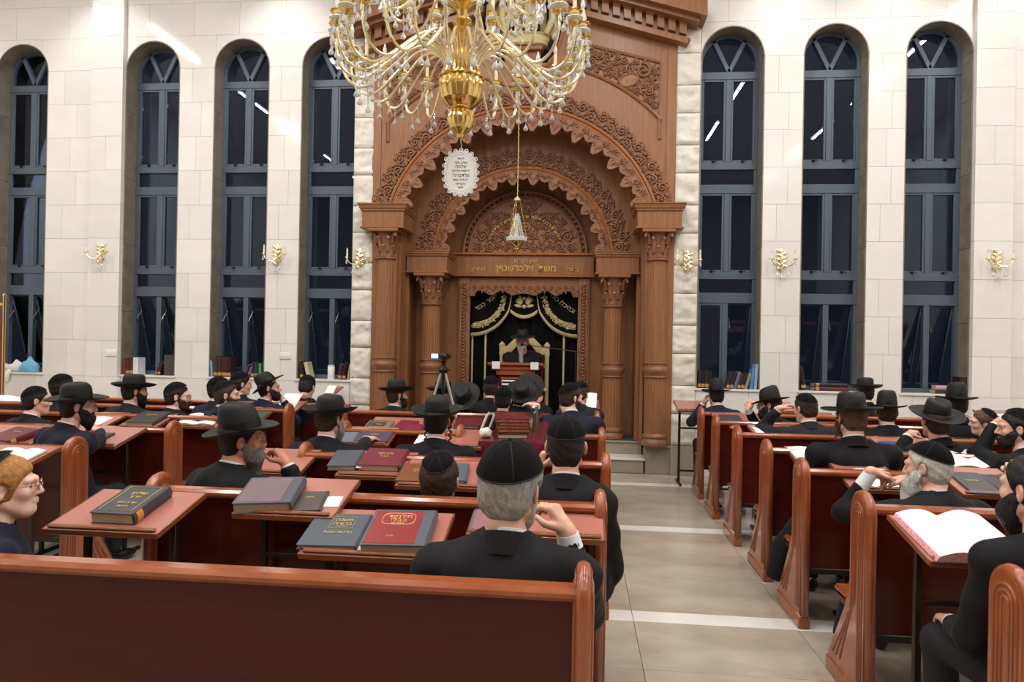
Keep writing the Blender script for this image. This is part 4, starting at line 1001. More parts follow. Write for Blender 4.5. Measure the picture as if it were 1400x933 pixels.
for lv, (dz, sp) in enumerate(((-0.02, 1.03), (-0.2, 1.05), (-0.42, 1.07))):
    vs += [(x*sp*(1.1 if x > 0 else 1)*(1+0.03*math.sin(7*i+lv)), y*(1+(sp-1)*.4)*(1+0.01*math.sin(5*i)), zt(y)+dz) for i, (x, y) in enumerate(per)]
    fs += [(lv*n+i, lv*n+(i+1) % n, (lv+1)*n+(i+1) % n, (lv+1)*n+i) for i in range(n)]
m.add(vs, fs).part('cloth', 'maroon_cloth', bt, sharp=40)
D['bt'] = Surf(); D['bt'].P = np.array([(bx0+bx1)/2, (by0+by1)/2, 0.981]); D['bt'].n = unit((0, -0.10, 1.3))

# ================================================================== BOOKS
def setm(o, P, X, Y, Z): o.matrix_world = Matrix(((X[0], Y[0], Z[0], P[0]), (X[1], Y[1], Z[1], P[1]), (X[2], Y[2], Z[2], P[2]), (0, 0, 0, 1)))
def book(P, X, Y, Z, w, d, t, cov, label, spine='R', spine_col=None, pages='page_edge', panel=None, letter=None, frame=None, group=None, strip=None):
    """closed book lying in the plane X,Y: x from 0 to w, y from 0 to d, thickness t along Z"""
    o = thing('book', label, 'book', (0, 0, 0), group=group); setm(o, P, X, Y, Z); b = 0.0035
    cm = colmat(*cov)
    c = M().box(0, w, 0, d, 0, b, 0.001).box(0, w, 0, d, t-b, t, 0.001)
    xs = w if spine == 'R' else 0; sg = 1 if spine == 'R' else -1
    n = 6; pts = [(xs+sg*0.008*math.sin(PI*i/n)-sg*0.002, t*i/n) for i in range(n+1)]; poly = pts+[(xs-sg*0.006, t), (xs-sg*0.006, 0)]
    c.prism([(p, q) for p, q in poly], 0, d, 'y'); c.part('cover', cm, o, sharp=30)
    e = 0.005; x0, x1 = (e, w-0.004) if spine == 'R' else (0.004, w-e)
    M().box(x0, x1, e, d-e, b+0.0003, t-b-0.0003).part('page_block', pages, o)
    if panel:                       # differently coloured board and spine strip (wrapped bindings)
        x0, x1 = (0.012, w-0.05) if spine == 'R' else (0.05, w-0.012); M().box(x0, x1, 0.012, d-0.012, t+0.0003, t+0.001).part('cover_panel', colmat(*panel), o)
    if spine_col: M().prism([(p+sg*0.0012, q) for p, q in pts]+[(xs-sg*0.003, t), (xs-sg*0.003, 0)], 0.02, 0.06, 'y').part('spine_label', colmat(*spine_col), o)
    if frame:
        fx0, fx1, fy0, fy1 = [f*s for f, s in zip(frame[:4], (w, w, d, d))]; m = M(); z = t+0.0018
        rr = 0.22*(fx1-fx0) if len(frame) > 4 and frame[4] else 0.0
        cor = []
        for (cx, cy, a0) in ((fx1-rr, fy1-rr, 0), (fx0+rr, fy1-rr, PI/2), (fx0+rr, fy0+rr, PI), (fx1-rr, fy0+rr, 1.5*PI)): cor += [(cx+rr*math.cos(a0+PI/2*i/4), cy+rr*math.sin(a0+PI/2*i/4), z) for i in (range(5) if rr else (0,))]
        m.tube(cor, 0.0016, 4, closed=True); m.part('title_frame', 'gold_letter', o)
    if letter:
        m = M()
        for (s, u, v, sz) in letter: lettering(m, s, sz, 0.0012, lambda a, b_, dd: (u*w+a, v*d+b_, t+0.0018+dd))
        m.part('title', 'gold_letter', o, sharp=20)
    if strip: M().box(-0.004, w*0.10, -0.006, d+0.004, t*0.5, t*0.5+0.002).part('paper_strip', 'page', o)
    return o
def lay(dk, nl, nr, d, t, cov, label, lift=0.0, **kw):
    s = D[dk]; A, B = surf_hit(s, *nl), surf_hit(s, *nr); X = unit(B-A); Y = np.cross(s.n, X); return book(A+s.n*(lift+0.0008), X, Y, s.n, np.linalg.norm(B-A), d, t, cov, label, **kw)
def open_book(dk, nl, nr, d, label, th=0.022, edge='page_edge', cov=(60, 40, 36), lift=0.0):
    s = D[dk]; A, B = surf_hit(s, *nl), surf_hit(s, *nr); X = unit(B-A); Y = np.cross(s.n, X); w = np.linalg.norm(B-A)
    o = thing('open_book', label, 'book', (0, 0, 0)); setm(o, A+s.n*(lift+0.0008), X, Y, s.n)
    M().box(-0.004, w+0.004, -0.004, d+0.004, 0, 0.003, 0.001).part('cover', colmat(*cov), o)
    for sd in (0, 1):
        n = 12; top = [((w/2)*(i/n), 0.0035+th*(0.62+0.55*math.sin(PI*min(1, i/n*1.08)**0.8)*(i/n)**0.35 - 0.30*(1-i/n)**3 - 0.12*max(0, (i/n-0.93)/0.07))) for i in range(n+1)]
        poly = [(0.001, 0.0034)]+top[::1]+[(w/2+0.25*th, 0.0034)]
        if sd == 0: poly = [(w/2-x, z) for x, z in poly]
        else: poly = [(w/2+x, z) for x, z in poly]
        m = M().prism(poly, 0, d, 'y')
        nv = len(poly)
        m.m = [1, 1]+[0 if 1 <= i < nv-2 else 1 for i in range(nv)]; m.part('page_block', ['page', edge], o, sharp=50)
    return o
def sheet(dk, nl, nr, d, label, tilt=0.0, bend=0.01):
    s = D[dk]; A, B = surf_hit(s, *nl), surf_hit(s, *nr); X = unit(B-A); Y = np.cross(s.n, X); w = np.linalg.norm(B-A); Z = s.n
    if tilt: Y, Z = Y*math.cos(tilt)+Z*math.sin(tilt), Z*math.cos(tilt)-Y*math.sin(tilt)
    m = M(); n = 6; vs = [(w*i/n, d*j/n, 0.002+bend*math.sin(PI*i/n)*(j/n)) for j in range(n+1) for i in range(n+1)]
    vs += [(x, y, z-0.0015) for x, y, z in vs]; q = (n+1)**2
    fs = [(j*(n+1)+i, j*(n+1)+i+1, (j+1)*(n+1)+i+1, (j+1)*(n+1)+i) for j in range(n) for i in range(n)]; fs += [tuple(a+q for a in f[::-1]) for f in fs]
    for k in range(n): fs += [(k, k+1, k+1+q, k+q), (n*(n+1)+k, n*(n+1)+k+1, n*(n+1)+k+1+q, n*(n+1)+k+q), (k*(n+1), (k+1)*(n+1), (k+1)*(n+1)+q, k*(n+1)+q), (k*(n+1)+n, (k+1)*(n+1)+n, (k+1)*(n+1)+n+q, k*(n+1)+n+q)]
    o = m.add(vs, fs).part('paper_sheet', 'page'); setm(o, A+s.n*0.001, X, Y, Z); tag(o, label, 'paper'); return o
lay('d1', (124, 716), (184, 719), 0.275, 0.052, (62, 62, 68), 'thick grey book with gold frame lines alone on the desk near the ginger boy', spine_col=(214, 140, 60), frame=(.12, .86, .1, .93), panel=None,
    letter=(('שולחן', .52, .66, .034), ('ערוך', .52, .54, .03), ('אורח חיים', .52, .34, .024), ('הלכות', .52, .22, .02)))
lay('d2', (318, 704), (398, 702), 0.27, 0.052, (84, 88, 98), 'wide slate blue book with a mauve cover panel, left of a clear covered booklet', panel=(122, 102, 108))
lay('d2', (401, 702), (437, 701), 0.19, 0.012, (84, 74, 70), 'thin dark booklet in a shiny clear wrapper beside the slate book', letter=(('סידור', .35, .62, .02),))
sheet('d2', (440, 694), (462, 694), 0.10, 'white slip of paper under the clear covered booklet', bend=0.002)
lay('d3', (405, 752), (486, 754), 0.27, 0.022, (82, 90, 100), 'grey book with a boxed white title, left of the red book', frame=(.36, .78, .52, .88), letter=(('משנה', .57, .74, .034), ('ברורה', .57, .62, .034), ('חלק ב', .57, .55, .018), ('הלכות שבת', .57, .36, .026)))
b = lay('d3', (491, 758), (582, 760), 0.30, 0.042, (86, 94, 104), 'large red and grey book with gold title, right of the grey book', panel=(142, 48, 50), frame=(.18, .70, .56, .88, 1), letter=(('תלמוד', .44, .74, .042), ('בבלי', .44, .64, .038), ('נדרים', .44, .57, .024), ('וילנא', .40, .22, .016)))
sheet('d3', (478, 752), (505, 754), 0.27, 'white sheet showing between the grey book and the red book', bend=0.002)
lay('d4', (640, 728), (690, 730), 0.24, 0.006, (96, 104, 116), 'thin grey folder lying left of the grey haired man', panel=(150, 106, 110))
lay('d6', (447, 644), (486, 644), 0.25, 0.034, (84, 90, 98), 'grey book left of the maroon book with a white strip')
lay('d6', (488, 644), (545, 646), 0.27, 0.042, (116, 42, 54), 'maroon book with a white paper strip at its left edge', spine_col=(90, 90, 96), strip=True, letter=(('תלמוד', .5, .62, .04), ('בבלי', .5, .48, .034)))
lay('d7', (540, 661), (580, 662), 0.25, 0.018, (124, 74, 46), 'worn brown book with gold title left of the boy in a skullcap', letter=(('מסכת', .62, .60, .024), ('נדרים', .62, .5, .024)), spine='L')
lay('d7', (600, 664), (637, 664), 0.25, 0.03, (90, 96, 102), 'grey book behind the boy in a skullcap')
lay('d9', (484, 606), (529, 607), 0.22, 0.02, (84, 68, 88), 'purple book under the resting hand', letter=(('חומש', .5, .6, .03),))
lay('d9', (460, 607), (482, 607), 0.22, 0.014, (112, 116, 130), 'slim grey book left of the purple book')
lay('d10', (496, 589), (530, 590), 0.22, 0.02, (122, 122, 96), 'olive book with a dark diamond emblem on its cover', panel=(66, 62, 50), frame=(.2, .8, .2, .8), letter=(('כתר', .5, .46, .034),))
lay('d10', (536, 590), (560, 592), 0.22, 0.03, (118, 38, 54), 'maroon book right of the emblem covered book', strip=True)
lay('d10', (550, 598), (574, 599), 0.20, 0.028, (92, 100, 112), 'blue grey book at the near end of the emblem desk')
lay('d10', (550, 598), (573, 599), 0.20, 0.02, (128, 40, 70), 'crimson book lying on the blue grey book', lift=0.03)
lay('d11', (618, 592), (656, 593), 0.22, 0.022, (214, 208, 180), 'cream paged book at the bottom of the pile right of the round hat')
lay('d11', (619, 592), (655, 593), 0.21, 0.018, (70, 84, 110), 'blue book in the middle of the pile right of the round hat', lift=0.0235)
lay('d11', (619, 592), (656, 593), 0.22, 0.024, (96, 34, 40), 'dark red book on top of the pile right of the round hat', lift=0.043)
sheet('d8', (563, 611), (590, 612), 0.26, 'white page at the left of the round hatted man', bend=0.004)
for i, (a, b, t, col, lb, d) in enumerate(((681, 722, 0.034, (104, 46, 36), 'brown book at the bottom of the middle table pile', 0.26), (684, 721, 0.012, (30, 26, 26), 'thin black book second from the bottom of the middle table pile', 0.25), (680, 726, 0.03, (84, 40, 32), 'dark brown book with orange edge third in the middle table pile', 0.26),
        (679, 724, 0.024, (120, 60, 40), 'marbled edge book fourth in the middle table pile', 0.26), (681, 723, 0.024, (112, 60, 44), 'second marbled edge book in the middle table pile', 0.26), (677, 722, 0.03, (98, 32, 42), 'large maroon book on top of the middle table pile', 0.30))):
    lay('bt', (a, 600), (b, 600), d, t, col, lb, lift=(0, .035, .048, .079, .104, .129)[i], pages='page_edge' if i in (0, 1) else 'marbled_edge', letter=((('תלמוד בבלי', .5, .6, .022),) if i == 5 else None))
for i, (px, col, lb) in enumerate(((657, (236, 234, 228), 'white book standing first in the leaning row on the middle table'), (662, (34, 34, 36), 'black book second in the leaning row on the middle table'), (667, (230, 228, 222), 'white book third in the leaning row on the middle table'), (672, (40, 40, 44), 'black book fourth in the leaning row on the middle table'))):
    A = surf_hit(D['bt'], px, 588); a = 0.35; X = np.array([0, 1.0, 0]); Y = np.array([math.sin(a), 0, math.cos(a)]); Z = np.cross(X, Y); book(A+np.array([0, 0, 0.012]), X, Y, Z, 0.2, 0.13, 0.022, col, lb, spine='L')
for i, (px, py, col, lb) in enumerate(((728, 590, (52, 84, 64), 'green book right of the middle table pile'), (731, 580, (120, 110, 104), 'grey book right of the middle table pile'))):
    A = surf_hit(D['bt'], px, py); X = np.array([0, 1.0, 0]); Y = np.array([0, 0, 1.0]); book(A+np.array([0, 0, 0.002]), X, Y, np.cross(X, Y), 0.2, 0.15, 0.02, col, lb, spine='L')
cb = thing('crumpled_bag', 'crumpled pale yellow bag beside the middle table pile', 'bag', surf_hit(D['bt'], 664, 598)+np.array([0, 0, 0.0]))
m = M(); rg = random.Random(4); m.ball((0, 0, 0.035), (0.05, 0.05, 0.04), 14, 10); m.v = [tuple(np.array(p)*(1+0.22*math.sin(60*p[0]+50*p[1])*math.cos(70*p[2]))+np.array([0, 0, 0.0])) for p in m.v]; m.v = [(x, y, max(z, 0.002)) for x, y, z in m.v]
m.part('wrapper', 'page', cb)
lay('d13', (112, 606), (132, 607), 0.2, 0.012, (66, 56, 52), 'dark book beside the folded arms of the man in navy')
open_book('d14', (-45, 640), (14, 643), 0.28, 'open book on the desk above the ginger head', 0.02)
lay('d15', (-20, 608), (12, 612), 0.26, 0.05, (104, 34, 42), 'thick maroon book with gilt spine at the left edge', spine_col=(200, 160, 110), letter=(('תלמוד', .5, .6, .03),))
open_book('d16', (-38, 555), (32, 556), 0.30, 'open book on the far desk under the first window', 0.03)
sheet('d17', (108, 581), (134, 582), 0.20, 'loose white sheet on the desk behind the navy suit')
lay('d18', (171, 582), (209, 583), 0.30, 0.036, (74, 70, 66), 'big black book lying alone on a side block desk', letter=(('תלמוד', .5, .6, .04),))
open_book('d19', (239, 582), (290, 583), 0.28, 'white open book before the young man in profile', 0.022)
lay('d20', (338, 573), (356, 574), 0.2, 0.012, (70, 104, 80), 'green book on a side block desk')
lay('d20', (302, 572), (318, 572), 0.2, 0.006, (110, 180, 214), 'light blue booklet beside the young man in profile')
sheet('d21', (376, 561), (400, 562), 0.30, 'white sheet propped on the narrow desk by the blue jacket', tilt=0.35, bend=0.004)
sheet('d22', (443, 539), (455, 539), 0.22, 'white page on the small red reading stand', tilt=0.2, bend=0.003)
sheet('d12', (792, 560), (815, 561), 0.26, 'pale sheet held upright on the desk by the right inner column', tilt=0.5)
lay('d31', (987, 580), (1017, 581), 0.26, 0.016, (70, 68, 72), 'dark worn book on the desk before the man in spectacles and hat')
open_book('d32', (1040, 601), (1092, 602), 0.28, 'open book in front of the man holding his head', 0.016)
open_book('d33', (1099, 640), (1170, 641), 0.34, 'white open book left of the man with sidelocks', 0.02)
open_book('d34', (1190, 669), (1238, 670), 0.26, 'open book under the hands of the white bearded man', 0.014)
lay('d38', (1221, 623), (1262, 624), 0.27, 0.012, (52, 74, 132), 'blue book with gilt title on the desk behind the white beard', letter=(('מנחת', .55, .58, .036), ('שלמה', .55, .46, .036)))
open_book('d36', (1301, 643), (1386, 644), 0.30, 'large open book right of the white bearded man', 0.032)
lay('d35', (1330, 677), (1374, 679), 0.29, 0.012, (78, 76, 82), 'dark grey book lying in front of the open book at right', letter=(('תלמוד', .45, .55, .03),))
lay('d35', (1376, 679), (1412, 680), 0.27, 0.012, (70, 68, 74), 'dark book partly hidden beside the spectacles at the right edge')
open_book('d0', (1284, 770), (1414, 774), 0.37, 'big open book with a red speckled fore edge on the nearest right desk', 0.045, edge=mat('speckled_edge', srgb(232, 190, 194), 0.7, col2=srgb(206, 84, 96), scale=120))
sheet('d41', (1372, 573), (1400, 574), 0.16, 'loose white sheet on the far right desk')
lay('d37', (1318, 610), (1340, 611), 0.18, 0.01, (60, 52, 50), 'small dark book on the pink desk at right')
# spectacles lying by the books on the right
sp = thing('spectacles', 'wire spectacles lying on the dark books at the right edge', 'spectacles', surf_hit(D['d35'], 1378, 664)+np.array([0, 0, 0.022]))
for s in (-1, 1):
    M().tube([(s*0.034+0.022*math.cos(t), 0.0, 0.024+0.019*math.sin(t)) for t in [2*PI*i/16 for i in range(16)]], 0.0016, 5, closed=True).part('rim', 'wire', sp); M().tube([(s*0.056, 0, 0.028), (s*0.06, 0.06, 0.02), (s*0.055, 0.12, 0.008)], 0.0014, 5).part('temple', 'wire', sp)
M().tube([(-0.012, 0, 0.026), (0, -0.003, 0.031), (0.012, 0, 0.026)], 0.0014, 5).part('bridge', 'wire', sp)

# ---- books and things on the window sills: (x from the window centre, thickness, height, colour, tilt, label)
def sill_books(wi, items):
    for (dx, t, h, col, a, lb) in items:
        P = np.array([WINX[wi]+dx, YW+0.01, SILL+0.001+max(0, math.sin(-a))*t]); X = np.array([0, 1.0, 0]); Y = np.array([math.sin(a), 0, math.cos(a)]); Z = np.cross(X, Y)
        book(P, X, Y, Z, 0.16, h, t, col, lb, spine='L', spine_col=(190, 150, 90) if sum(col) < 200 else None)
BR, BK = (86, 42, 36), (36, 32, 34)
sill_books(1, ((-.385, .045, .235, (110, 60, 56), 0, 'faded brown book first on the second window sill'), (-.335, .05, .24, BR, 0, 'brown gilt book second on the second window sill'), (-.28, .05, .24, BR, 0, 'brown gilt book third on the second window sill'), (-.225, .08, .245, (226, 228, 232), 0, 'white box file on the second window sill'),
    (.10, .03, .19, (90, 40, 44), .35, 'maroon book leaning at the right of the second window sill'), (.14, .035, .20, (56, 34, 36), .3, 'dark book leaning at the right of the second window sill'), (.24, .14, .29, (74, 70, 68), 0, 'large dark grey file at the right of the second window sill')))
sill_books(2, ((-.38, .03, .22, (130, 176, 208), -.08, 'light blue book on the third window sill'), (-.34, .055, .29, (76, 52, 44), 0, 'brown book with labels on the third window sill'), (-.28, .06, .28, (66, 42, 40), 0, 'dark brown book on the third window sill'), (-.215, .13, .28, (58, 28, 30), .0, 'wide maroon album on the third window sill'),
    (.10, .03, .20, (90, 46, 52), .35, 'maroon book leaning right on the third window sill'), (.14, .035, .17, (138, 98, 160), .4, 'purple book leaning on the third window sill'), (.20, .05, .22, (40, 44, 52), .1, 'dark book right of the purple book on the third sill'), (.26, .05, .22, (50, 62, 60), 0, 'dark green book on the third window sill'), (.32, .035, .20, (86, 160, 96), 0, 'bright green book at the right of the third window sill')))
sill_books(3, ((-.36, .05, .24, (46, 36, 36), 0, 'dark book at the left of the fourth window sill'), (-.26, .05, .22, (208, 200, 170), -.22, 'cream book leaning on the fourth window sill'), (.18, .05, .22, (78, 36, 44), .12, 'maroon book at the right of the fourth window sill'), (.24, .05, .23, (36, 30, 32), .1, 'black book at the right of the fourth window sill'), (.31, .04, .21, (170, 150, 110), .15, 'tan book at the right end of the fourth window sill')))
sill_books(4, tuple((-.38+.045*i, .04, .24-.01*(i % 2), BK if i % 2 else (50, 44, 42), 0.03, 'dark book %s from the left on the fifth window sill' % n) for i, n in enumerate(('first', 'second', 'third', 'fourth')))
    + tuple((-.02+.046*i, .04, h, c, .28, lb) for i, (h, c, lb) in enumerate(((.24, (56, 40, 40), 'dark brown leaning book starting the fifth sill row'), (.23, (40, 40, 48), 'black leaning book second in the fifth sill row'), (.24, (96, 110, 140), 'blue grey leaning book in the fifth sill row'), (.22, (60, 46, 42), 'brown leaning book in the middle of the fifth sill row'), (.23, (44, 42, 46), 'black leaning book past the middle of the fifth sill row'), (.22, (150, 140, 120), 'tan leaning book in the fifth sill row'))))
    + ((.28, .04, .27, (96, 140, 190), .12, 'bright blue book on the fifth window sill'), (.335, .035, .33, (150, 180, 210), .06, 'tall pale blue book ending the fifth sill row')))
sill_books(5, ((-.36, .06, .30, (40, 34, 34), -.16, 'dark book leaning in the left corner of the sixth window sill'),))
for i, (lb, col) in enumerate((('brown gilt book lying lowest on the sixth window sill', (88, 48, 44)), ('dark book lying on top on the sixth window sill', (54, 44, 46)))):
    book((WINX[5]-.20, YW+.19, SILL+.001+.052*i), (0, -1, 0), (1, 0, 0), (0, 0, 1), 0.17, 0.42, 0.05, col, lb, spine='R', spine_col=(180, 140, 90))
sill_books(6, ((.30, .11, .22, (58, 36, 34), 0, 'dark brown book standing at the right of the seventh window sill'),))
book((WINX[6]+.02, YW+.18, SILL+.001), (0, -1, 0), (1, 0, 0), (0, 0, 1), 0.16, 0.26, 0.05, (46, 44, 50), 'dark book lying on the seventh window sill', spine='R')
book((WINX[6]+.03, YW+.15, SILL+.053), (0, -1, 0), (1, 0, 0), (0, 0, 1), 0.12, 0.16, 0.05, (206, 170, 176), 'pink box lying on the dark book on the seventh sill', spine='R')
cd = thing('candle_jar', 'white memorial candle on the fourth window sill', 'candle', (WINX[3]+.07, YW+.06, SILL+.001))
M().lathe([(0.045, 0), (0.048, 0.005), (0.048, 0.17), (0.044, 0.175)], 20).part('jar', 'white_plastic', cd); M().lathe([(0.046, 0.176), (0.046, 0.195), (0.02, 0.2)], 20).part('lid', 'frosted', cd)
# plastic bags on the first sill
for i, (px, py, mt, lb, sc) in enumerate(((18, 511, 'bag_white', 'white plastic bag drooping over the first window sill', 1.0), (38, 503, 'bag_blue', 'light blue plastic bag on the first window sill', 0.95))):
    p = atY(px, py+5, YW+.06); bg = thing('plastic_bag', lb, 'bag', (p[0], YW+.075, SILL+.001)); m = M(); m.ball((0, 0, 0.06), (0.19*sc, 0.07, 0.075+0.03*i), 22, 14)
    m.v = [(x*(1+0.12*math.sin(40*z+9*x+i)), y*(1+0.2*math.sin(30*x+20*z)), max(0.001, z*(1+0.30*math.sin(23*x+i)*math.cos(19*y)+0.12*math.sin(70*x+40*z)))) for x, y, z in m.v]
    m.part('film', mt, bg, sharp=0)
    if i == 0: M().tube([(-.02, -.06, .03), (-.02, -.10, -.01), (-.025, -.115, -.08), (-.02, -.11, -.14)], [.03, .05, .045, .02], 10, sq=0.35).part('loose_corner', mt, bg)
bn = thing('banner_stand', 'gold framed maroon banner at the left edge under the first window', 'banner', tuple(atY(-6, 520, 8.6)[:2])+(0,))
M().box(-0.14, 0.10, -0.015, 0.015, 0.7, 1.98, 0.004).part('cloth', 'maroon_cloth', bn)
for x in (-.15, .11): M().lathe([(0.02, 0), (0.02, 2.2), (0.03, 2.23), (0, 2.26)], 10, c=(x, 0, 0)).part('post', 'gold', bn)
M().box(-.15, .11, -.012, .012, 2.08, 2.12, .004).part('crossbar', 'gold', bn); M().box(-.25, .2, -.15, .15, 0, .03, .01).part('base', 'dark_metal', bn)

# ================================================================== LECTERN, THRONE, MICROPHONE, SHAWL, TRIPOD
lp = atY(706, 500, 9.52); LX = lp[0]; PZ = 0.394
lt = thing('lectern', 'red brown wooden lectern facing the hall in front of the ark curtain', 'lectern', (LX, 9.42, PZ))
M().box(-.24, .24, 0, .36, .06, .86, .006).part('body', 'pew_panel', lt); M().box(-.27, .27, -.03, .39, 0, .07, .008).part('plinth', 'pew_wood', lt)
bd = M().box(-.27, .27, -.03, .39, .86, .93, .01).part('frieze', 'pew_wood', lt)
m = M().box(-.385, .385, -.08, .44, 0, .04, .01); m.xf(Rx(-0.08), (0, 0, .99)); m.part('top', 'pew_wood', lt)
M().box(-.33, .33, -.05, .41, .93, .985, .015).part('top_moulding', 'pew_wood', bd)
for (x0, x1, z0, z1) in ((-.2, .2, .80, .83), (-.2, .2, .12, .15), (-.2, -.17, .15, .80), (.17, .2, .15, .80)): M().box(x0, x1, -.012, 0, z0, z1, .004).part('front_moulding', 'pew_wood', lt)
m = M(); lettering(m, 'שויתי', .05, .004, lambda u, v, d: (u, -.006-d, .735+v)); m.part('lettering', 'gold_letter', lt, sharp=20)
for s in (-1, 1): tag(M().box(-.055, .055, -.006, .004, -.085, 0.01, .003).box(-.055, .055, -.006, .12, .008, .014, .003).part('cloth_napkin', 'bag_white', loc=(LX+s*.265, 9.33, PZ+1.03)), 'white cloth over the %s end of the lectern top' % ('left' if s < 0 else 'right'), 'cloth')
sh = thing('prayer_shawl', 'folded white prayer shawl with black stripes hanging on the lectern front', 'shawl', (LX-.02, 9.395, PZ+.52))
M().box(-.16, .14, -.014, 0, 0, .27, .006).part('cloth', 'shirt', sh)
for k in range(5): M().box(-.162, .142, -.0165, -.0142, .02+k*.052, .045+k*.052, .001).part('stripe', 'black_velvet', sh)
th = thing('throne', 'cream and gold high backed chair behind the lectern', 'chair', (LX+.06, 9.93, PZ))
M().box(-.34, .34, -.22, .2, .38, .46, .03).part('seat', 'maroon_cloth', th)
for s in (-1, 1):
    M().lathe([(.03, 0), (.04, .06), (.03, .12), (.035, 1.1), (.045, 1.15), (.035, 1.2), (.05, 1.28), (.0, 1.33)], 12, c=(s*.335, .22, 0)).part('back_post', 'gilt_paint', th)
    M().lathe([(.025, 0), (.035, .1), (.025, .2), (.03, .38)], 12, c=(s*.335, -.2, 0)).part('leg', 'gilt_paint', th)
    M().box(s*.335-.03, s*.335+.03, -.24, .2, .62, .67, .02).part('armrest', 'gilt_paint', th)
    M().prism([(s*.37, 1.14), (s*.37, 1.24), (s*.26, 1.26), (s*.14, 1.38), (0, 1.44), (0, 1.33), (s*.08, 1.30), (s*.18, 1.18), (s*.25, 1.14)], .19, .25, 'y').part('crest', 'gilt_paint', th)
M().box(-.29, .29, .2, .24, .5, 1.2, .02).part('back_pad', 'maroon_cloth', th)
mb = atY(787, 481, 9.75); mt_ = atY(714, 471, 9.6)
ms = thing('microphone_stand', 'black boom microphone stand right of the lectern', 'microphone', (mb[0], 9.75, PZ))
M().lathe([(.14, 0), (.14, .015), (.03, .03), (.012, .05), (.012, mb[2]-PZ)], 14).part('pole', 'black_plastic', ms)
q = np.array([mt_[0]-mb[0], 9.6-9.75, mt_[2]-PZ]); e = np.array([0.12*-1*q[0]/abs(q[0])+.02, 0, mb[2]-PZ-.005]); z0 = np.array([0, 0, mb[2]-PZ])
M().tube([z0+(z0-q)*.18, z0, q], 0.008, 6).part('boom', 'dark_metal', ms); M().ball(q, (.03, .03, .024), 10, 8).part('microphone_head', 'black_plastic', ms)
tp = atY(606, 510, 6.35)
tr = thing('camera_tripod', 'silver camera tripod standing among the rows left of the lectern', 'tripod', (tp[0], 6.35, 0)); zt_ = tp[2]
for k, a in enumerate((-.35, 1.75, 3.7)):
    c, s = math.cos(a), math.sin(a); lg = M().tube([(.02*c, .02*s, zt_), (.17*c, .17*s, zt_-.48)], .013, 8).part('leg', 'aluminium', tr)
    M().tube([(.165*c, .165*s, zt_-.46), (.42*c, .42*s, .012)], .009, 8).part('lower_tube', 'aluminium', lg); M().ball((.42*c, .42*s, .012), .012, 8, 6).part('rubber_foot', 'black_plastic', lg)
    M().tube([(0, 0, zt_-.34), (.13*c, .13*s, zt_-.34)], .006, 6).part('brace', 'black_plastic', tr)
M().lathe([(.012, -.4), (.012, 0), (.04, .0), (.045, .03), (.025, .05), (.02, .09), (.03, .11), (.0, .12)], 14, c=(0, 0, zt_)).part('head', 'black_plastic', tr)
M().tube([(0, 0, zt_+.07), (.08, -.12, zt_+.03)], .007, 6).part('pan_handle', 'black_plastic', tr)
vc = thing('camcorder', 'small black video camera with lit flip screen on the tripod', 'camera', (tp[0]+.01, 6.35, zt_+.122), rotz=-.15)
M().box(-.03, .03, -.06, .07, 0, .065, .018).part('body', 'black_plastic', vc); M().lathe([(.026, 0), (.026, .04), (.0, .042)], 16).xf(Rx(-PI/2), (0, .07, .034)).part('lens', 'black_plastic', vc)
fs_ = M().box(-.118, -.032, -.065, -.053, .008, .064, .004).part('flip_screen', 'black_plastic', vc); M().box(-.11, -.04, -.0665, -.0652, .014, .058).part('display', 'screen', fs_)
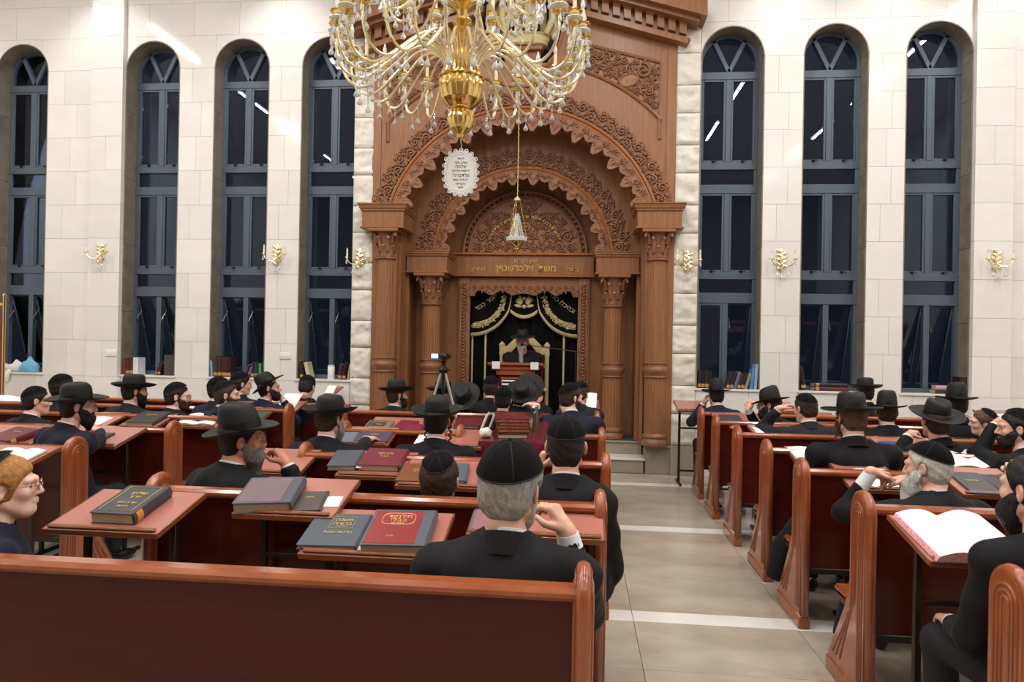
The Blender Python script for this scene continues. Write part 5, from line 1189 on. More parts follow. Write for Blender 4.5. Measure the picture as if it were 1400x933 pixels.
# ================================================================== PEOPLE  (smooth distance fields turned into one continuous surface each)
class SDF:
    def __init__(s, lo, hi, h):
        s.h = h; s.lo = np.array(lo, np.float32); s.n = np.maximum(4, np.ceil((np.array(hi)-np.array(lo))/h).astype(int)+1)
        s.d = np.full(s.n, 0.25, np.float32)
    def block(s, lo, hi):
        a = np.clip(np.floor((np.array(lo)-s.lo)/s.h).astype(int), 0, s.n-1); b = np.clip(np.ceil((np.array(hi)-s.lo)/s.h).astype(int)+1, 1, s.n)
        if np.any(b-a < 1): return None
        ax = [(s.lo[i]+s.h*np.arange(a[i], b[i], dtype=np.float32)) for i in range(3)]
        return tuple(slice(a[i], b[i]) for i in range(3)), ax[0][:, None, None], ax[1][None, :, None], ax[2][None, None, :]
    def union(s, lo, hi, fn, k=0.0, sub=False):
        m = max(k, 0)+2.5*s.h; B = s.block(np.array(lo)-m, np.array(hi)+m)
        if B is None: return
        sl, x, y, z = B; v = fn(x, y, z).astype(np.float32); o = s.d[sl]
        if sub: v = -v
        if sub:
            if k > 0: hh = np.clip(0.5-0.5*(v-o)/k*-1 if False else 0.5+0.5*(v-o)/k, 0, 1); s.d[sl] = o*(1-hh)+v*hh+k*hh*(1-hh)
            else: s.d[sl] = np.maximum(o, v)
        elif k > 0: hh = np.clip(0.5+0.5*(o-v)/k, 0, 1); s.d[sl] = o*(1-hh)+v*hh-k*hh*(1-hh)
        else: s.d[sl] = np.minimum(o, v)
    def cone(s, a, b, r1, r2, k=0.02):
        a, b = np.array(a, float), np.array(b, float); r = max(r1, r2); ab = b-a; L2 = max(float(ab@ab), 1e-9)
        def f(x, y, z):
            t = np.clip(((x-a[0])*ab[0]+(y-a[1])*ab[1]+(z-a[2])*ab[2])/L2, 0, 1)
            return np.sqrt((x-a[0]-t*ab[0])**2+(y-a[1]-t*ab[1])**2+(z-a[2]-t*ab[2])**2)-(r1+(r2-r1)*t)
        s.union(np.minimum(a, b)-r, np.maximum(a, b)+r, f, k)
    def ell(s, c, r, k=0.02, R=None, sub=False):
        c, r = np.array(c, float), np.array(r, float); rm = r.max()
        def f(x, y, z):
            X, Y, Z = x-c[0], y-c[1], z-c[2]
            if R is not None: X, Y, Z = (R[0, 0]*X+R[1, 0]*Y+R[2, 0]*Z), (R[0, 1]*X+R[1, 1]*Y+R[2, 1]*Z), (R[0, 2]*X+R[1, 2]*Y+R[2, 2]*Z)
            return ell_d(X, Y, Z, r)
        s.union(c-rm, c+rm, f, k, sub)
    def surface(s):
        D = s.d; n = s.n; ins = D < 0; flat = np.arange(D.size).reshape(D.shape); N1, N2 = int(n[1]*n[2]), int(n[2])
        stride = (N1, N2, 1); cs, cp, edges = [], [], []
        for ax in range(3):
            a = [slice(None)]*3; b = [slice(None)]*3; a[ax] = slice(0, -1); b[ax] = slice(1, None)
            cr = ins[tuple(a)] != ins[tuple(b)]
            o = [q for q in range(3) if q != ax]
            for q in o: sl = [slice(None)]*3; sl[q] = slice(0, 1); cr[tuple(sl)] = False; sl[q] = slice(-1, None); cr[tuple(sl)] = False
            I = np.argwhere(cr); fi = I[:, 0]*N1+I[:, 1]*N2+I[:, 2]; df = D.ravel(); d0 = df[fi]; d1 = df[fi+stride[ax]]; t = d0/(d0-d1)
            P = I.astype(np.float64); P[:, ax] += t; q1, q2 = stride[o[0]], stride[o[1]]
            cells = [fi, fi-q1, fi-q1-q2, fi-q2]
            for c in cells: cs.append(c); cp.append(P)
            edges.append((np.stack(cells, 1), d0 < 0, ax))
        C = np.concatenate(cs); P = np.concatenate(cp); u, inv = np.unique(C, return_inverse=True); cnt = np.bincount(inv)
        V = np.stack([np.bincount(inv, weights=P[:, i])/cnt for i in range(3)], 1)*s.h+s.lo
        F = []
        for q, neg, ax in edges:
            f = np.searchsorted(u, q); flip = neg if ax != 1 else ~neg; f[~flip] = f[~flip][:, ::-1]; F.append(f)
        return V, np.concatenate(F)
    def mesh(s, name, m, P=None):
        V, F = s.surface(); me = bpy.data.meshes.new(name); me.vertices.add(len(V)); me.vertices.foreach_set('co', V.astype(np.float32).ravel())
        me.loops.add(F.size); me.loops.foreach_set('vertex_index', F.astype(np.int32).ravel()); me.polygons.add(len(F)); me.polygons.foreach_set('loop_start', np.arange(0, F.size, 4, dtype=np.int32)); me.polygons.foreach_set('loop_total', np.full(len(F), 4, np.int32))
        me.polygons.foreach_set('use_smooth', np.ones(len(F), bool)); me.materials.append(MATS[m]); me.update(calc_edges=True)
        return me
def ell_d(X, Y, Z, r):
    k0 = np.sqrt((X/r[0])**2+(Y/r[1])**2+(Z/r[2])**2); k1 = np.sqrt((X/r[0]**2)**2+(Y/r[1]**2)**2+(Z/r[2]**2)**2)+1e-9
    return k0*(k0-1)/k1
def smin(a, b, k): h = np.clip(0.5+0.5*(b-a)/k, 0, 1); return b*(1-h)+a*h-k*h*(1-h)
def smax(a, b, k): return -smin(-a, -b, k)
def rc(x, y, z, a, b, r1, r2):
    a, b = np.array(a), np.array(b); ab = b-a; L2 = float(ab@ab)
    t = np.clip(((x-a[0])*ab[0]+(y-a[1])*ab[1]+(z-a[2])*ab[2])/L2, 0, 1); return np.sqrt((x-a[0]-t*ab[0])**2+(y-a[1]-t*ab[1])**2+(z-a[2]-t*ab[2])**2)-(r1+(r2-r1)*t)
def head_d(x, y, z, nose=1.0, jaw=1.0):
    xa = np.abs(x)
    d = ell_d(x, y+0.012, z-0.032, (0.074, 0.094, 0.088)); d = smin(d, ell_d(x, y-0.032, z+0.030, (0.0565, 0.060, 0.082)), 0.03)
    d = smin(d, ell_d(x, y-0.060, z+0.090, (0.030*jaw, 0.032, 0.024)), 0.03)
    d = smin(d, rc(xa, y, z, (0.050, -0.002, -0.056), (0.024, 0.058, -0.092), 0.016, 0.016), 0.03)
    d = smin(d, rc(xa, y, z, (0.012, 0.090, 0.026), (0.045, 0.074, 0.026), 0.013, 0.010), 0.016)
    d = smin(d, ell_d(xa-0.041, y-0.062, z+0.020, (0.019, 0.019, 0.016)), 0.025)
    d = smax(d, -ell_d(xa-0.031, y-0.098, z-0.004, (0.018, 0.018, 0.012)), 0.012)
    d = smin(d, rc(x, y, z, (0, 0.092, 0.018), (0, 0.110*nose, -0.024), 0.0075, 0.0105), 0.012)
    d = smin(d, ell_d(xa-0.010, y-0.096, z+0.029, (0.008, 0.011, 0.007)), 0.008)
    d = smin(d, rc(xa, y, z, (0.0, 0.096, -0.050), (0.020, 0.086, -0.053), 0.0065, 0.004), 0.006)
    d = smin(d, rc(xa, y, z, (0.0, 0.094, -0.062), (0.017, 0.086, -0.060), 0.0075, 0.004), 0.006)
    e = ell_d((xa-0.079)*0.94+0.34*(y+0.006), y+0.010, z+0.004+0.15*(y+0.01), (0.0075, 0.0165, 0.030)); e = smax(e, -ell_d(xa-0.087, y+0.002, z-0.002, (0.010, 0.009, 0.017)), 0.005)
    return smin(d, e, 0.010)
def Rhead(yaw, pitch, roll): return Rz(yaw) @ Rx(-pitch) @ Ry(roll)     # yaw: to the left; pitch: nodding down; roll: towards the right shoulder
def head_block(S, c, R, sc, fn, ext=0.17, k=0.0):
    def f(x, y, z):
        X, Y, Z = (x-c[0])/sc, (y-c[1])/sc, (z-c[2])/sc
        return sc*fn(R[0, 0]*X+R[1, 0]*Y+R[2, 0]*Z, R[0, 1]*X+R[1, 1]*Y+R[2, 1]*Z, R[0, 2]*X+R[1, 2]*Y+R[2, 2]*Z)
    S.union(c-ext*sc, c+ext*sc, f, k)
def hand(S, wr, dirn, palm_n, curl, side, sc=1.0):
    """palm, four unequal bent fingers, thumb leaving the side of the palm near its base"""
    Y = unit(dirn); Z = unit(palm_n-Y*np.dot(palm_n, Y)); X = np.cross(Y, Z)*side       # X towards the thumb side
    P = lambda a, b, c: wr+sc*(X*a+Y*b+Z*c)
    S.cone(P(0, -0.01, 0), P(0, 0.03, 0), 0.026*sc, 0.026*sc, 0.02)
    for i, xo in enumerate((0.026, 0.009, -0.008, -0.024)): S.cone(P(xo*0.6, 0.02, 0), P(xo, 0.088-0.004*abs(i-1), 0), 0.015*sc, 0.0125*sc, 0.012)
    for i, (xo, L) in enumerate(((0.028, 0.070), (0.0095, 0.079), (-0.0095, 0.073), (-0.027, 0.058))):
        p = P(xo, 0.086-0.004*abs(i-1), 0); a = 0.25+curl*0.75; seg = (0.45, 0.31, 0.24); r = (0.0098, 0.0088, 0.0078, 0.0066)
        cur = p
        for j in range(3):
            d_ = Y*math.cos(a)+Z*math.sin(a)+X*(0.06*(1.5-i)*(1-curl)); q = cur+unit(d_)*L*seg[j]*sc; S.cone(cur, q, r[j]*sc, r[j+1]*sc, 0.003); cur = q; a += curl*(0.9+0.1*j)
    p = P(0.024, 0.022, 0.004); q = P(0.055, 0.052, 0.016+0.01*curl); r_ = P(0.060-0.012*curl, 0.082, 0.024+0.02*curl); S.cone(p, q, 0.0145*sc, 0.0115*sc, 0.010); S.cone(q, r_, 0.0112*sc, 0.0085*sc, 0.003)
def two_bone(S_, W_, l1, l2, hint):
    d = W_-S_; L = np.linalg.norm(d); Lm = (l1+l2)*0.995
    if L > Lm: W_ = S_+d/L*Lm; d = W_-S_; L = Lm
    a = (l1*l1-l2*l2+L*L)/(2*L); h = math.sqrt(max(l1*l1-a*a, 1e-6)); u = d/L; n = hint-u*np.dot(hint, u); n /= np.linalg.norm(n)+1e-9
    return S_+u*a+n*h, W_
# shared clothing
def smesh(lo, hi, h, name, m, fn): S = SDF(lo, hi, h); fn(S); return S.mesh(name, m)
def _trou(S):
    S.ell((0, 0.02, 0.53), (0.18, 0.15, 0.11), 0.04)
    for s in (-1, 1):
        S.cone((s*0.09, 0.03, 0.53), (s*0.13, 0.43, 0.52), 0.088, 0.066, 0.04); S.cone((s*0.13, 0.43, 0.52), (s*0.13, 0.40, 0.12), 0.066, 0.058, 0.03)
TROU = smesh((-.33, -.22, .02), (.33, .56, .72), 0.02, 'trousers', 'trouser_cloth', _trou)
def _shoe(S): S.ell((0, .06, .04), (.045, .13, .042), .02); S.ell((0, -.02, .055), (.042, .06, .055), .02); S.ell((0, 0.05, -.05), (.08, .2, .05), 0.0, sub=True)
SHOE = smesh((-.07, -.11, -.02), (.07, .22, .13), 0.011, 'shoe', 'shoe_leather', _shoe)
HATS = {}
def hat_mesh(kind):
    if kind in HATS: return HATS[kind]
    n = 44; m = M(); rb = M()
    if kind == 'fedora': H, ra, rb_, br, up, drop = 0.138, 0.083, 0.101, 0.078, 0.020, 0.012
    elif kind == 'wide': H, ra, rb_, br, up, drop = 0.120, 0.082, 0.101, 0.092, 0.022, 0.0
    else: H, ra, rb_, br, up, drop = 0.120, 0.084, 0.101, 0.090, 0.030, -0.012                 # round crowned hat with an even upturned brim
    prof = []
    if kind == 'round': cr = [(1.0, 0), (1.0, .3), (.985, .6), (.94, .8), (.85, .92), (.66, .99), (.35, 1.0), (0.0, 1.0)]
    elif kind == 'wide': cr = [(1.0, 0), (.99, .35), (.96, .62), (.90, .84), (.80, .95), (.62, 1.0), (.3, .93), (0, .88)]
    else: cr = [(1.0, 0), (.985, .3), (.94, .6), (.87, .82), (.78, .95), (.60, 1.0), (.3, .9), (0, .84)]
    rows = []
    # underside edge -> brim edge -> top of brim -> crown
    for (q, z0) in ((0.0, -.006), (.35, -.007), (.7, -.007), (.93, -.006), (1.0, -.003), (1.0, .001), (.93, .003), (.7, .001), (.35, .0), (.04, .002)): rows.append(('b', q, z0))
    for c in cr: rows.append(('c',)+c)
    vs = []
    for rw in rows:
        for j in range(n):
            a = 2*PI*j/n; c, s = math.cos(a), math.sin(a)
            if rw[0] == 'b':
                q = rw[1]; R = br*q*(1.0+0.10*s*s*(1 if s > 0 else .6)); x, y = (ra+R)*c, (rb_+R)*s
                z = rw[2]+up*q**2.0*(c*c+0.45*(1 if s < 0 else 0)*s*s)-drop*q**1.5*max(0, s)+(0.012*q**3 if kind == 'round' else 0)
            else:
                f, zz = rw[1], rw[2]; x, y, z = ra*f*c, rb_*f*s, H*zz
                if kind == 'fedora':
                    z -= 0.022*math.exp(-(x/.022)**2)*max(0, zz-.55)/.45*(0.6+0.4*s); z += 0.010*(-s)*zz*0-0.012*s*zz; x *= 1-0.16*max(0, s)*zz**2
                elif kind == 'wide': z -= 0.016*math.exp(-(x/.03)**2)*max(0, zz-.6)/.4; x *= 1-0.10*max(0, s)*zz**2
            vs.append((x, y, z))
    k = len(rows); fs = [(i*n+j, i*n+(j+1) % n, (i+1)*n+(j+1) % n, (i+1)*n+j) for i in range(k-1) for j in range(n)]
    m.add(vs, fs); vb = []
    for zz, f in ((.03, 1.012), (.30, 1.006), (.30, .96), (.03, .96)):
        for j in range(n): a = 2*PI*j/n; fx = 1-(0.16 if kind == 'fedora' else .1 if kind == 'wide' else 0)*max(0, math.sin(a))*zz**2; vb.append((ra*f*math.cos(a)*fx*(1 if zz < .2 else .992), rb_*f*math.sin(a)*(1 if zz < .2 else .992), H*zz+.003))
    rb.add(vb, [(i*n+j, i*n+(j+1) % n, ((i+1) % 4)*n+(j+1) % n, ((i+1) % 4)*n+j) for i in range(4) for j in range(n)])
    HATS[kind] = (m.mesh('hat', 'black_felt', 50), rb.mesh('hat_band', 'ribbon', 30)); return HATS[kind]
def kippah_mesh(cov):
    key = 'k%.2f' % cov
    if key not in HATS:
        m = M(); n, k = 36, 10; vs = []; r = np.array((0.0835, 0.1025, 0.0975))
        for t_, sc in [(cov*(i/k)**0.9, 1.0) for i in range(k, 0, -1)]+[(0.001, 1.0)]:
            for j in range(n): a = 2*PI*j/n; wv = 1+0.006*math.cos(6*a)*math.sin(t_*1.2); vs.append((r[0]*sc*wv*math.sin(t_)*math.cos(a), -0.012+r[1]*sc*wv*math.sin(t_)*math.sin(a), 0.032+r[2]*sc*math.cos(t_)))
        fs = [(i*n+j, i*n+(j+1) % n, (i+1)*n+(j+1) % n, (i+1)*n+j) for i in range(k) for j in range(n)]
        inner = [(0.945*p[0], -0.012+0.945*(p[1]+0.012), 0.032+0.945*(p[2]-0.032)) for p in vs[:n]]; o = len(vs); vs += inner; fs += [(j, (j+1) % n, o+(j+1) % n, o+j) for j in range(n)]
        m.add(vs, fs); m.ball((0, -0.012, 0.032+r[2]+.001), .004, 8, 5); s = M()
        for q in range(6):
            a = q*PI/3; s.tube([(r[0]*1.004*math.sin(t)*math.cos(a), -0.012+r[1]*1.004*math.sin(t)*math.sin(a), 0.032+r[2]*1.004*math.cos(t)) for t in [cov*i/8 for i in range(9)]], .0012, 4)
        s.tube([vs[j] for j in range(n)], .0022, 5, closed=True)
        HATS[key] = (m.mesh('skullcap', 'black_velvet', 60), s.mesh('cap_seam', 'black_felt', 0))
    return HATS[key]
def person(label, head, Y, yaw=0.0, hy=None, hp=0.05, hr=0.0, hat='fedora', hat_pitch=0.0, hat_roll=0.0, hair='hair_dark', beard=None, suit='black_suit', skin='skin', hands=None, sc=1.0, glasses=False, face=False, fine=0.0085,
           lean=(0.0, 0.07), seat=0.46, locks=False, collar=True, cov=1.12, kip_pitch=-0.42, shw=0.185, hatless_hair=0.010, hair_front=0.0, cuff=None, group=None, legs=True, zbase=0.0):
    sc = sc*1.06; rg = random.Random(label); H = atY(head[0], head[1], Y); hy = yaw if hy is None else hy
    Rb = Rz(yaw); off = Rb @ np.array([lean[0], lean[1], 0]); hip = np.array([H[0]-off[0], H[1]-off[1], zbase])
    for (x0, x1, y) in PEWS:
        if x0 < hip[0] < x1 and H[1] > y+0.05 and -0.25 < hip[1]-y < 0.235: hip[1] = y+0.235
    t = thing('person', label, 'person', hip, rotz=yaw, group=group)
    L = lambda p: Rb.T @ (np.array(p, float)-hip)
    hc = L(H); Rh = Rhead(hy-yaw, hp, hr)
    nk = hc+Rh @ np.array([0, -0.03, -0.09])*sc; nb = np.array([hc[0]*0.80, hc[1]*0.85-0.035, hc[2]-0.142*sc])
    shz = nb[2]-0.085*sc; sw = shw*sc; tl = hc[0]*0.2
    sh = {s: np.array([nb[0]+s*sw, nb[1]-0.012, shz+(tl*s)*0]) for s in (-1, 1)}
    pel = np.array([0, 0.0, seat+0.09]); chest = np.array([nb[0]*0.85, nb[1]*0.85-0.005, (shz*0.68+pel[2]*0.32)]); belly = np.array([nb[0]*0.4, nb[1]*0.4+0.015, pel[2]*0.62+shz*0.38])
    tgt = {}
    for s in (-1, 1):
        h_ = (hands or {}).get(s)
        if h_ is None: tgt[s] = (np.array([s*0.13, nb[1]*0.5+0.34, max(seat+0.16, shz-0.42)]), np.array([-s*0.35, 0.9, -0.1]), np.array([0, 0, -1.0]), 0.45)
        else:
            p = L(atY(h_[0], h_[1], h_[2])) if len(h_[:3]) == 3 and h_[0] > 3 else np.array(h_[:3]); d_ = Rb.T @ np.array(h_[3]); n_ = Rb.T @ np.array(h_[4]); tgt[s] = (p-unit(d_)*0.06*sc, unit(d_), n_, h_[5])
    arms = {}
    for s in (-1, 1):
        W0 = tgt[s][0]; hint = np.array([s*0.28, -0.30, -0.9]) if not (hands and hands.get(s)) else np.array([s*0.30, 0.30, -0.9])
        if hands and hands.get(s) and len(hands[s]) > 6: hint = np.array(hands[s][6], float)
        arms[s] = two_bone(sh[s], W0, 0.29*sc, 0.255*sc, hint)
    pts = np.array([hc, nb, sh[-1], sh[1], chest]+[a for s in (-1, 1) for a in arms[s]]+[arms[s][1]+tgt[s][1]*0.19*sc for s in (-1, 1)])
    # ---- body: head, neck, chest, arms and hands as one surface
    S = SDF(pts.min(0)-0.135*sc, pts.max(0)+0.135*sc, fine)
    S.ell(chest+np.array([0, 0, -.02]), (0.145*sc, 0.09*sc, 0.16*sc), 0.03); S.cone(sh[-1], sh[1], 0.045*sc, 0.045*sc, 0.03); S.cone(nb+np.array([0, 0, -0.05]), nb+np.array([0, 0.004, 0.01]), 0.062*sc, 0.056*sc, 0.03); S.cone(nb, nk, 0.057*sc, 0.054*sc, 0.025)
    for s in (-1, 1):
        el, wr = arms[s]; S.cone(sh[s], el, 0.045*sc, 0.037*sc, 0.02); S.cone(el, wr, 0.037*sc, 0.026*sc, 0.02); hand(S, wr, tgt[s][1], tgt[s][2], tgt[s][3], s, sc)
    head_block(S, hc, Rh, sc, lambda x, y, z: head_d(x, y, z, 1.0+0.03*rg.uniform(-1, 1), 1+0.1*rg.uniform(-1, 1)), 0.16, 0.018)
    part('body', S.mesh('body', skin), t)
    # ---- jacket
    Sj = SDF(np.minimum(pts.min(0), (-.27, -.2, seat-0.02))-0.12, np.maximum(pts[[1, 2, 3, 4, 5, 6, 7, 8]].max(0), (.27, .2, nb[2]))+0.12, max(0.0105, fine*1.25))
    Sj.ell(chest, (0.178*sc, 0.128*sc, 0.235*sc), 0.05); Sj.ell(belly, (0.172*sc, 0.135*sc, 0.2*sc), 0.06); Sj.ell(pel+np.array([0, .02, -.02]), (0.195*sc, 0.165*sc, 0.15*sc), 0.06)
    Sj.cone(sh[-1]+np.array([.0, 0, -.01]), sh[1]+np.array([0, 0, -.01]), 0.066*sc, 0.066*sc, 0.045)
    for s in (-1, 1): Sj.cone(nb+np.array([s*.03, -.015, -.030]), sh[s]+np.array([s*.004, 0, .012]), 0.050*sc, 0.060*sc, 0.03); Sj.ell(chest+np.array([s*.085*sc, -.055*sc, .07*sc]), (.085*sc, .07*sc, .11*sc), .04)
    rgj = rg.uniform(0, 6)
    for s in (-1, 1):
        el, wr = arms[s]; we = wr+(el-wr)*(0.16 if cuff is None or s != cuff[0] else cuff[1]); Sj.cone(sh[s], el, 0.070*sc, 0.056*sc, 0.03); Sj.cone(el, we, 0.057*sc, 0.042*sc, 0.025)
    # carve the neck opening, then a standing collar band, then folds
    Sj.union(nb-0.09*sc, nb+np.array([.09, .12, .12])*sc, lambda x, y, z: rc(x, y, z, nb+np.array([0, .01, -.01]), nb+np.array([0, .02, .2]), 0.060*sc, 0.060*sc), 0.008, sub=True)
    X, Y_, Z_ = [Sj.lo[i]+Sj.h*np.arange(Sj.n[i], dtype=np.float32) for i in range(3)]; X, Y_, Z_ = X[:, None, None], Y_[None, :, None], Z_[None, None, :]
    Sj.d += (0.0030*np.sin(26*Z_+9*X+14*Y_+rgj)+0.0022*np.sin(41*Z_-22*X+rgj*2)+0.0016*np.sin(60*X+35*Y_-30*Z_)).astype(np.float32)
    me = Sj.mesh('jacket', suit); jk = part('jacket', me, t)
    m = M(); n = 28; vs = []
    for z, r in ((-.058, .094), (-.020, .079), (.006, .0705), (.011, .068), (.010, .0645), (-.03, .068), (-.058, .080)):
        for j in range(n): a = 2*PI*j/n; y_ = r*math.sin(a); vs.append((nb[0]+sc*r*1.03*math.cos(a), nb[1]+sc*(y_*1.03+.002), nb[2]+sc*(z+.010-0.42*y_-max(0, y_)*.5)))
    m.add(vs, [(i*n+j, i*n+(j+1) % n, (i+1)*n+(j+1) % n, (i+1)*n+j) for i in range(6) for j in range(n)]).part('jacket_collar', suit, jk, sharp=60)
    if collar:
        m = M(); n = 24; vs = []
        for z, r in ((-.022, .062), (.018, .0588), (.021, .0578), (.021, .055), (-.022, .057)):
            for j in range(n): a = 2*PI*j/n; y_ = r*math.sin(a); vs.append((nb[0]+sc*r*math.cos(a), nb[1]+sc*(y_*1.02+.002), nb[2]+sc*(z+.012-0.40*y_)))
        m.add(vs, [(i*n+j, i*n+(j+1) % n, (i+1)*n+(j+1) % n, (i+1)*n+j) for i in range(4) for j in range(n)]).part('shirt_collar', 'shirt', t, sharp=50)
        for s in (-1, 1):
            el, wr = arms[s]; u = unit(wr-el); M().tube([wr-u*(.05 if cuff is None or s != cuff[0] else .10)*sc, wr-u*.004*sc], [.039*sc, .0345*sc], 14).part('shirt_cuff', 'shirt', t)
    if legs:
        part('trousers', TROU, t, (0, 0, seat-0.46))
        for s in (-1, 1): part('shoe', SHOE, t, (s*.13, .40, max(0, seat-.46)))
    # ---- hair, beard, sidelocks
    if hat not in ('kippah', None): hatless_hair = min(hatless_hair, .007)
    hl = lambda p: hc+Rh @ (np.array(p, float)*sc)
    if hair:
        S = SDF(hc-0.15*sc, hc+0.15*sc, max(0.0062, fine*0.8)); hh = hatless_hair; ph = rg.uniform(0, 6)
        def fh(x, y, z):
            d = ell_d(x, y+0.014, z-0.030, (0.076+hh, 0.096+hh, 0.090+hh)); d = smin(d, ell_d(x, y+.05, z+.035, (0.062+hh*.6, 0.045+hh*.5, 0.055)), .03)
            d = d+0.0018*np.sin(90*x+60*z+ph)*np.sin(70*y-80*z)
            d = smax(d, y-(0.030+hair_front+0.50*z)-0.012*np.cos(30*x), 0.006); d = smax(d, -(z+0.088-0.25*y), 0.008)
            if hat not in ('kippah', None): d = smax(d, z-.066, .01)
            return smax(d, -ell_d(np.abs(x)-.085, y+.004, z+.004, (.022, .026, .036)), .006)
        head_block(S, hc, Rh, sc, fh, 0.15); part('hair', S.mesh('hair', hair), t)
    if beard:
        bl, bm, bw = beard; S = SDF(hc-np.array([.16, .2, .16+bl])*sc, hc+np.array([.16, .22, .1])*sc, max(0.0062, fine*0.8)); ph = rg.uniform(0, 6)
        def fb(x, y, z):
            xa = np.abs(x); v = .012-.60*y-z+.004*np.sin(80*x+ph)+.003*np.sin(130*y+ph); d = head_d(x, y, z)-np.clip(.5*v-.002, -.006, .006+.004*bw)
            d = smax(d, -(y+.002+.3*(z+.02)), .008); d = smax(d, -ell_d(xa-.088, y+.006, z+.004, (.016, .026, .036)), .005)
            d = smin(d, rc(x, y, z, (0, .066, -.088), (0, .074+(.45*(bl-.09) if bl > .09 else 0), -.10-bl), .044*bw, .018*bw+.05*bl), .03)
            d = smin(d, rc(xa, y, z, (.0, .101, -.040), (.030, .086, -.056), .0075, .008), .012)
            d = smax(d, -ell_d(x, y-.106, z+.056, (.019, .02, .0065)), .005); d = smax(d, -(ell_d(x, y-.10, z+.012, (.022, .05, .022))), .004)
            return d+0.0030*np.sin(75*x+ph)*np.sin(38*z+25*y)+0.0016*np.sin(150*x-60*z)
        B = fb
        def f(x, y, z): return B(x, y, z)
        S.union(hc-np.array([.14, .16, .14+bl*1.1]), hc+np.array([.14, .18, .06]), lambda x, y, z: sc*(lambda X, Y, Z: B(Rh[0, 0]*X+Rh[1, 0]*Y+Rh[2, 0]*Z, Rh[0, 1]*X+Rh[1, 1]*Y+Rh[2, 1]*Z, Rh[0, 2]*X+Rh[1, 2]*Y+Rh[2, 2]*Z))((x-hc[0])/sc, (y-hc[1])/sc, (z-hc[2])/sc))
        part('beard', S.mesh('beard', bm), t)
    if locks:
        for s in (-1, 1):
            p0 = hl((s*.082, .018, .005)); pts_ = [p0+np.array([0.010*math.cos(i*1.3), 0.010*math.sin(i*1.3), -0.0078*i*sc]) for i in range(22)]; M().tube(pts_, [0.006]*20+[.004, .002], 5).part('sidelock', locks if isinstance(locks, str) else hair, t, sharp=0)
    # ---- headgear
    Mh = lambda R, p: Matrix(((R[0, 0]*sc, R[0, 1]*sc, R[0, 2]*sc, p[0]), (R[1, 0]*sc, R[1, 1]*sc, R[1, 2]*sc, p[1]), (R[2, 0]*sc, R[2, 1]*sc, R[2, 2]*sc, p[2]), (0, 0, 0, 1)))
    if hat == 'kippah':
        R = Rh @ Rx(-kip_pitch); piv = hl((0, -.012, .032)); k1, k2 = kippah_mesh(cov); o = part('skullcap', k1, t); kf = (0.0815+hatless_hair)/0.0835; o.matrix_local = Mh(R*kf, piv-R @ np.array([0, -.012, .032])*sc*kf); q = part('seam', k2, o)
    elif hat:
        R = Rh @ Rx(-hat_pitch) @ Ry(hat_roll); h1, h2 = hat_mesh(hat); o = part('hat', h1, t); o.matrix_local = Mh(R*0.965, hl((0, -.010, .050))); part('hat_band', h2, o)
    if face:
        for s in (-1, 1):
            m = M(); m.ball((0, 0, 0), .0122, 12, 8); m.m = [1 if np.mean([m.v[i][1] for i in f]) > .0078 else 0 for f in m.f]; o = m.part('eye', ['eye', 'iris'], t, sharp=0); o.matrix_local = Mh(Rh, hl((s*.031, .0735, .004)))
            M().tube([hl((s*(.014+.0095*i), .0975-.0022*i*i, .024+.003*math.sin(i))) for i in range(5)], .0035*sc, 5, sq=.6).part('eyebrow', hair or 'hair_dark', t)
    if glasses:
        g = part('glasses', None, t)
        for s in (-1, 1):
            M().tube([hl((s*.033+.0225*math.cos(a), .108, .002+.018*math.sin(a))) for a in [2*PI*i/18 for i in range(18)]], .0016*sc, 5, closed=True).part('rim', 'wire', g)
            M().prism([tuple((s*.033+.021*math.cos(2*PI*i/16), .002+.0165*math.sin(2*PI*i/16))) for i in range(16)], .1072, .1084, 'y').xf(Rh*sc, hc).part('lens', 'lens', g)
            M().tube([hl((s*.055, .106, .008)), hl((s*.078, .06, .010)), hl((s*.083, 0, .010))], .0014*sc, 5).part('temple', 'wire', g)
        M().tube([hl((-.011, .109, .004)), hl((0, .112, .007)), hl((.011, .109, .004))], .0014*sc, 5).part('bridge', 'wire', g)
    return t
UP, FWD = (0, 0, 1), (0, 1, 0)
# ------------------------------------------------ left of the aisle
p1 = person('grey haired man in black with large velvet skullcap, seated nearest the aisle', (698, 668), 2.36, yaw=-0.06, hy=-0.25, hp=0.10, sc=1.14, hr=0.05, hat='kippah', cov=1.32, kip_pitch=-0.30, hair='hair_grey', beard=(0.05, 'hair_white', 1.0), suit='black_suit', fine=0.006, lean=(0.02, 0.10), shw=0.192, hatless_hair=0.014,
       hands={1: (762, 704, 2.56, (-.5, .25, .8), (-.7, .3, -.5), .8, (.15, .6, -.8)), -1: None})
person('boy with brown hair in a small skullcap, only his head above the pew', (601, 658), 3.42, hy=0.0, hp=-0.02, hat='kippah', cov=0.85, kip_pitch=-0.45, hair='hair_dark', suit='black_suit', sc=1.06, fine=0.007, seat=0.36, hatless_hair=0.012, shw=0.14)
person('man in black with close cropped hair and large skullcap, hand raised to his cheek', (774, 611), 3.44, sc=1.12, yaw=-0.03, hp=0.06, hat='kippah', cov=1.30, kip_pitch=-0.22, hair='hair_black', suit='black_suit', fine=0.007, lean=(-.02, .08), shw=0.14, hatless_hair=0.004,
       hands={-1: (740, 628, 3.62, (.3, .1, .9), (.9, .1, .2), .6, (-.4, .4, -.8)), 1: None})
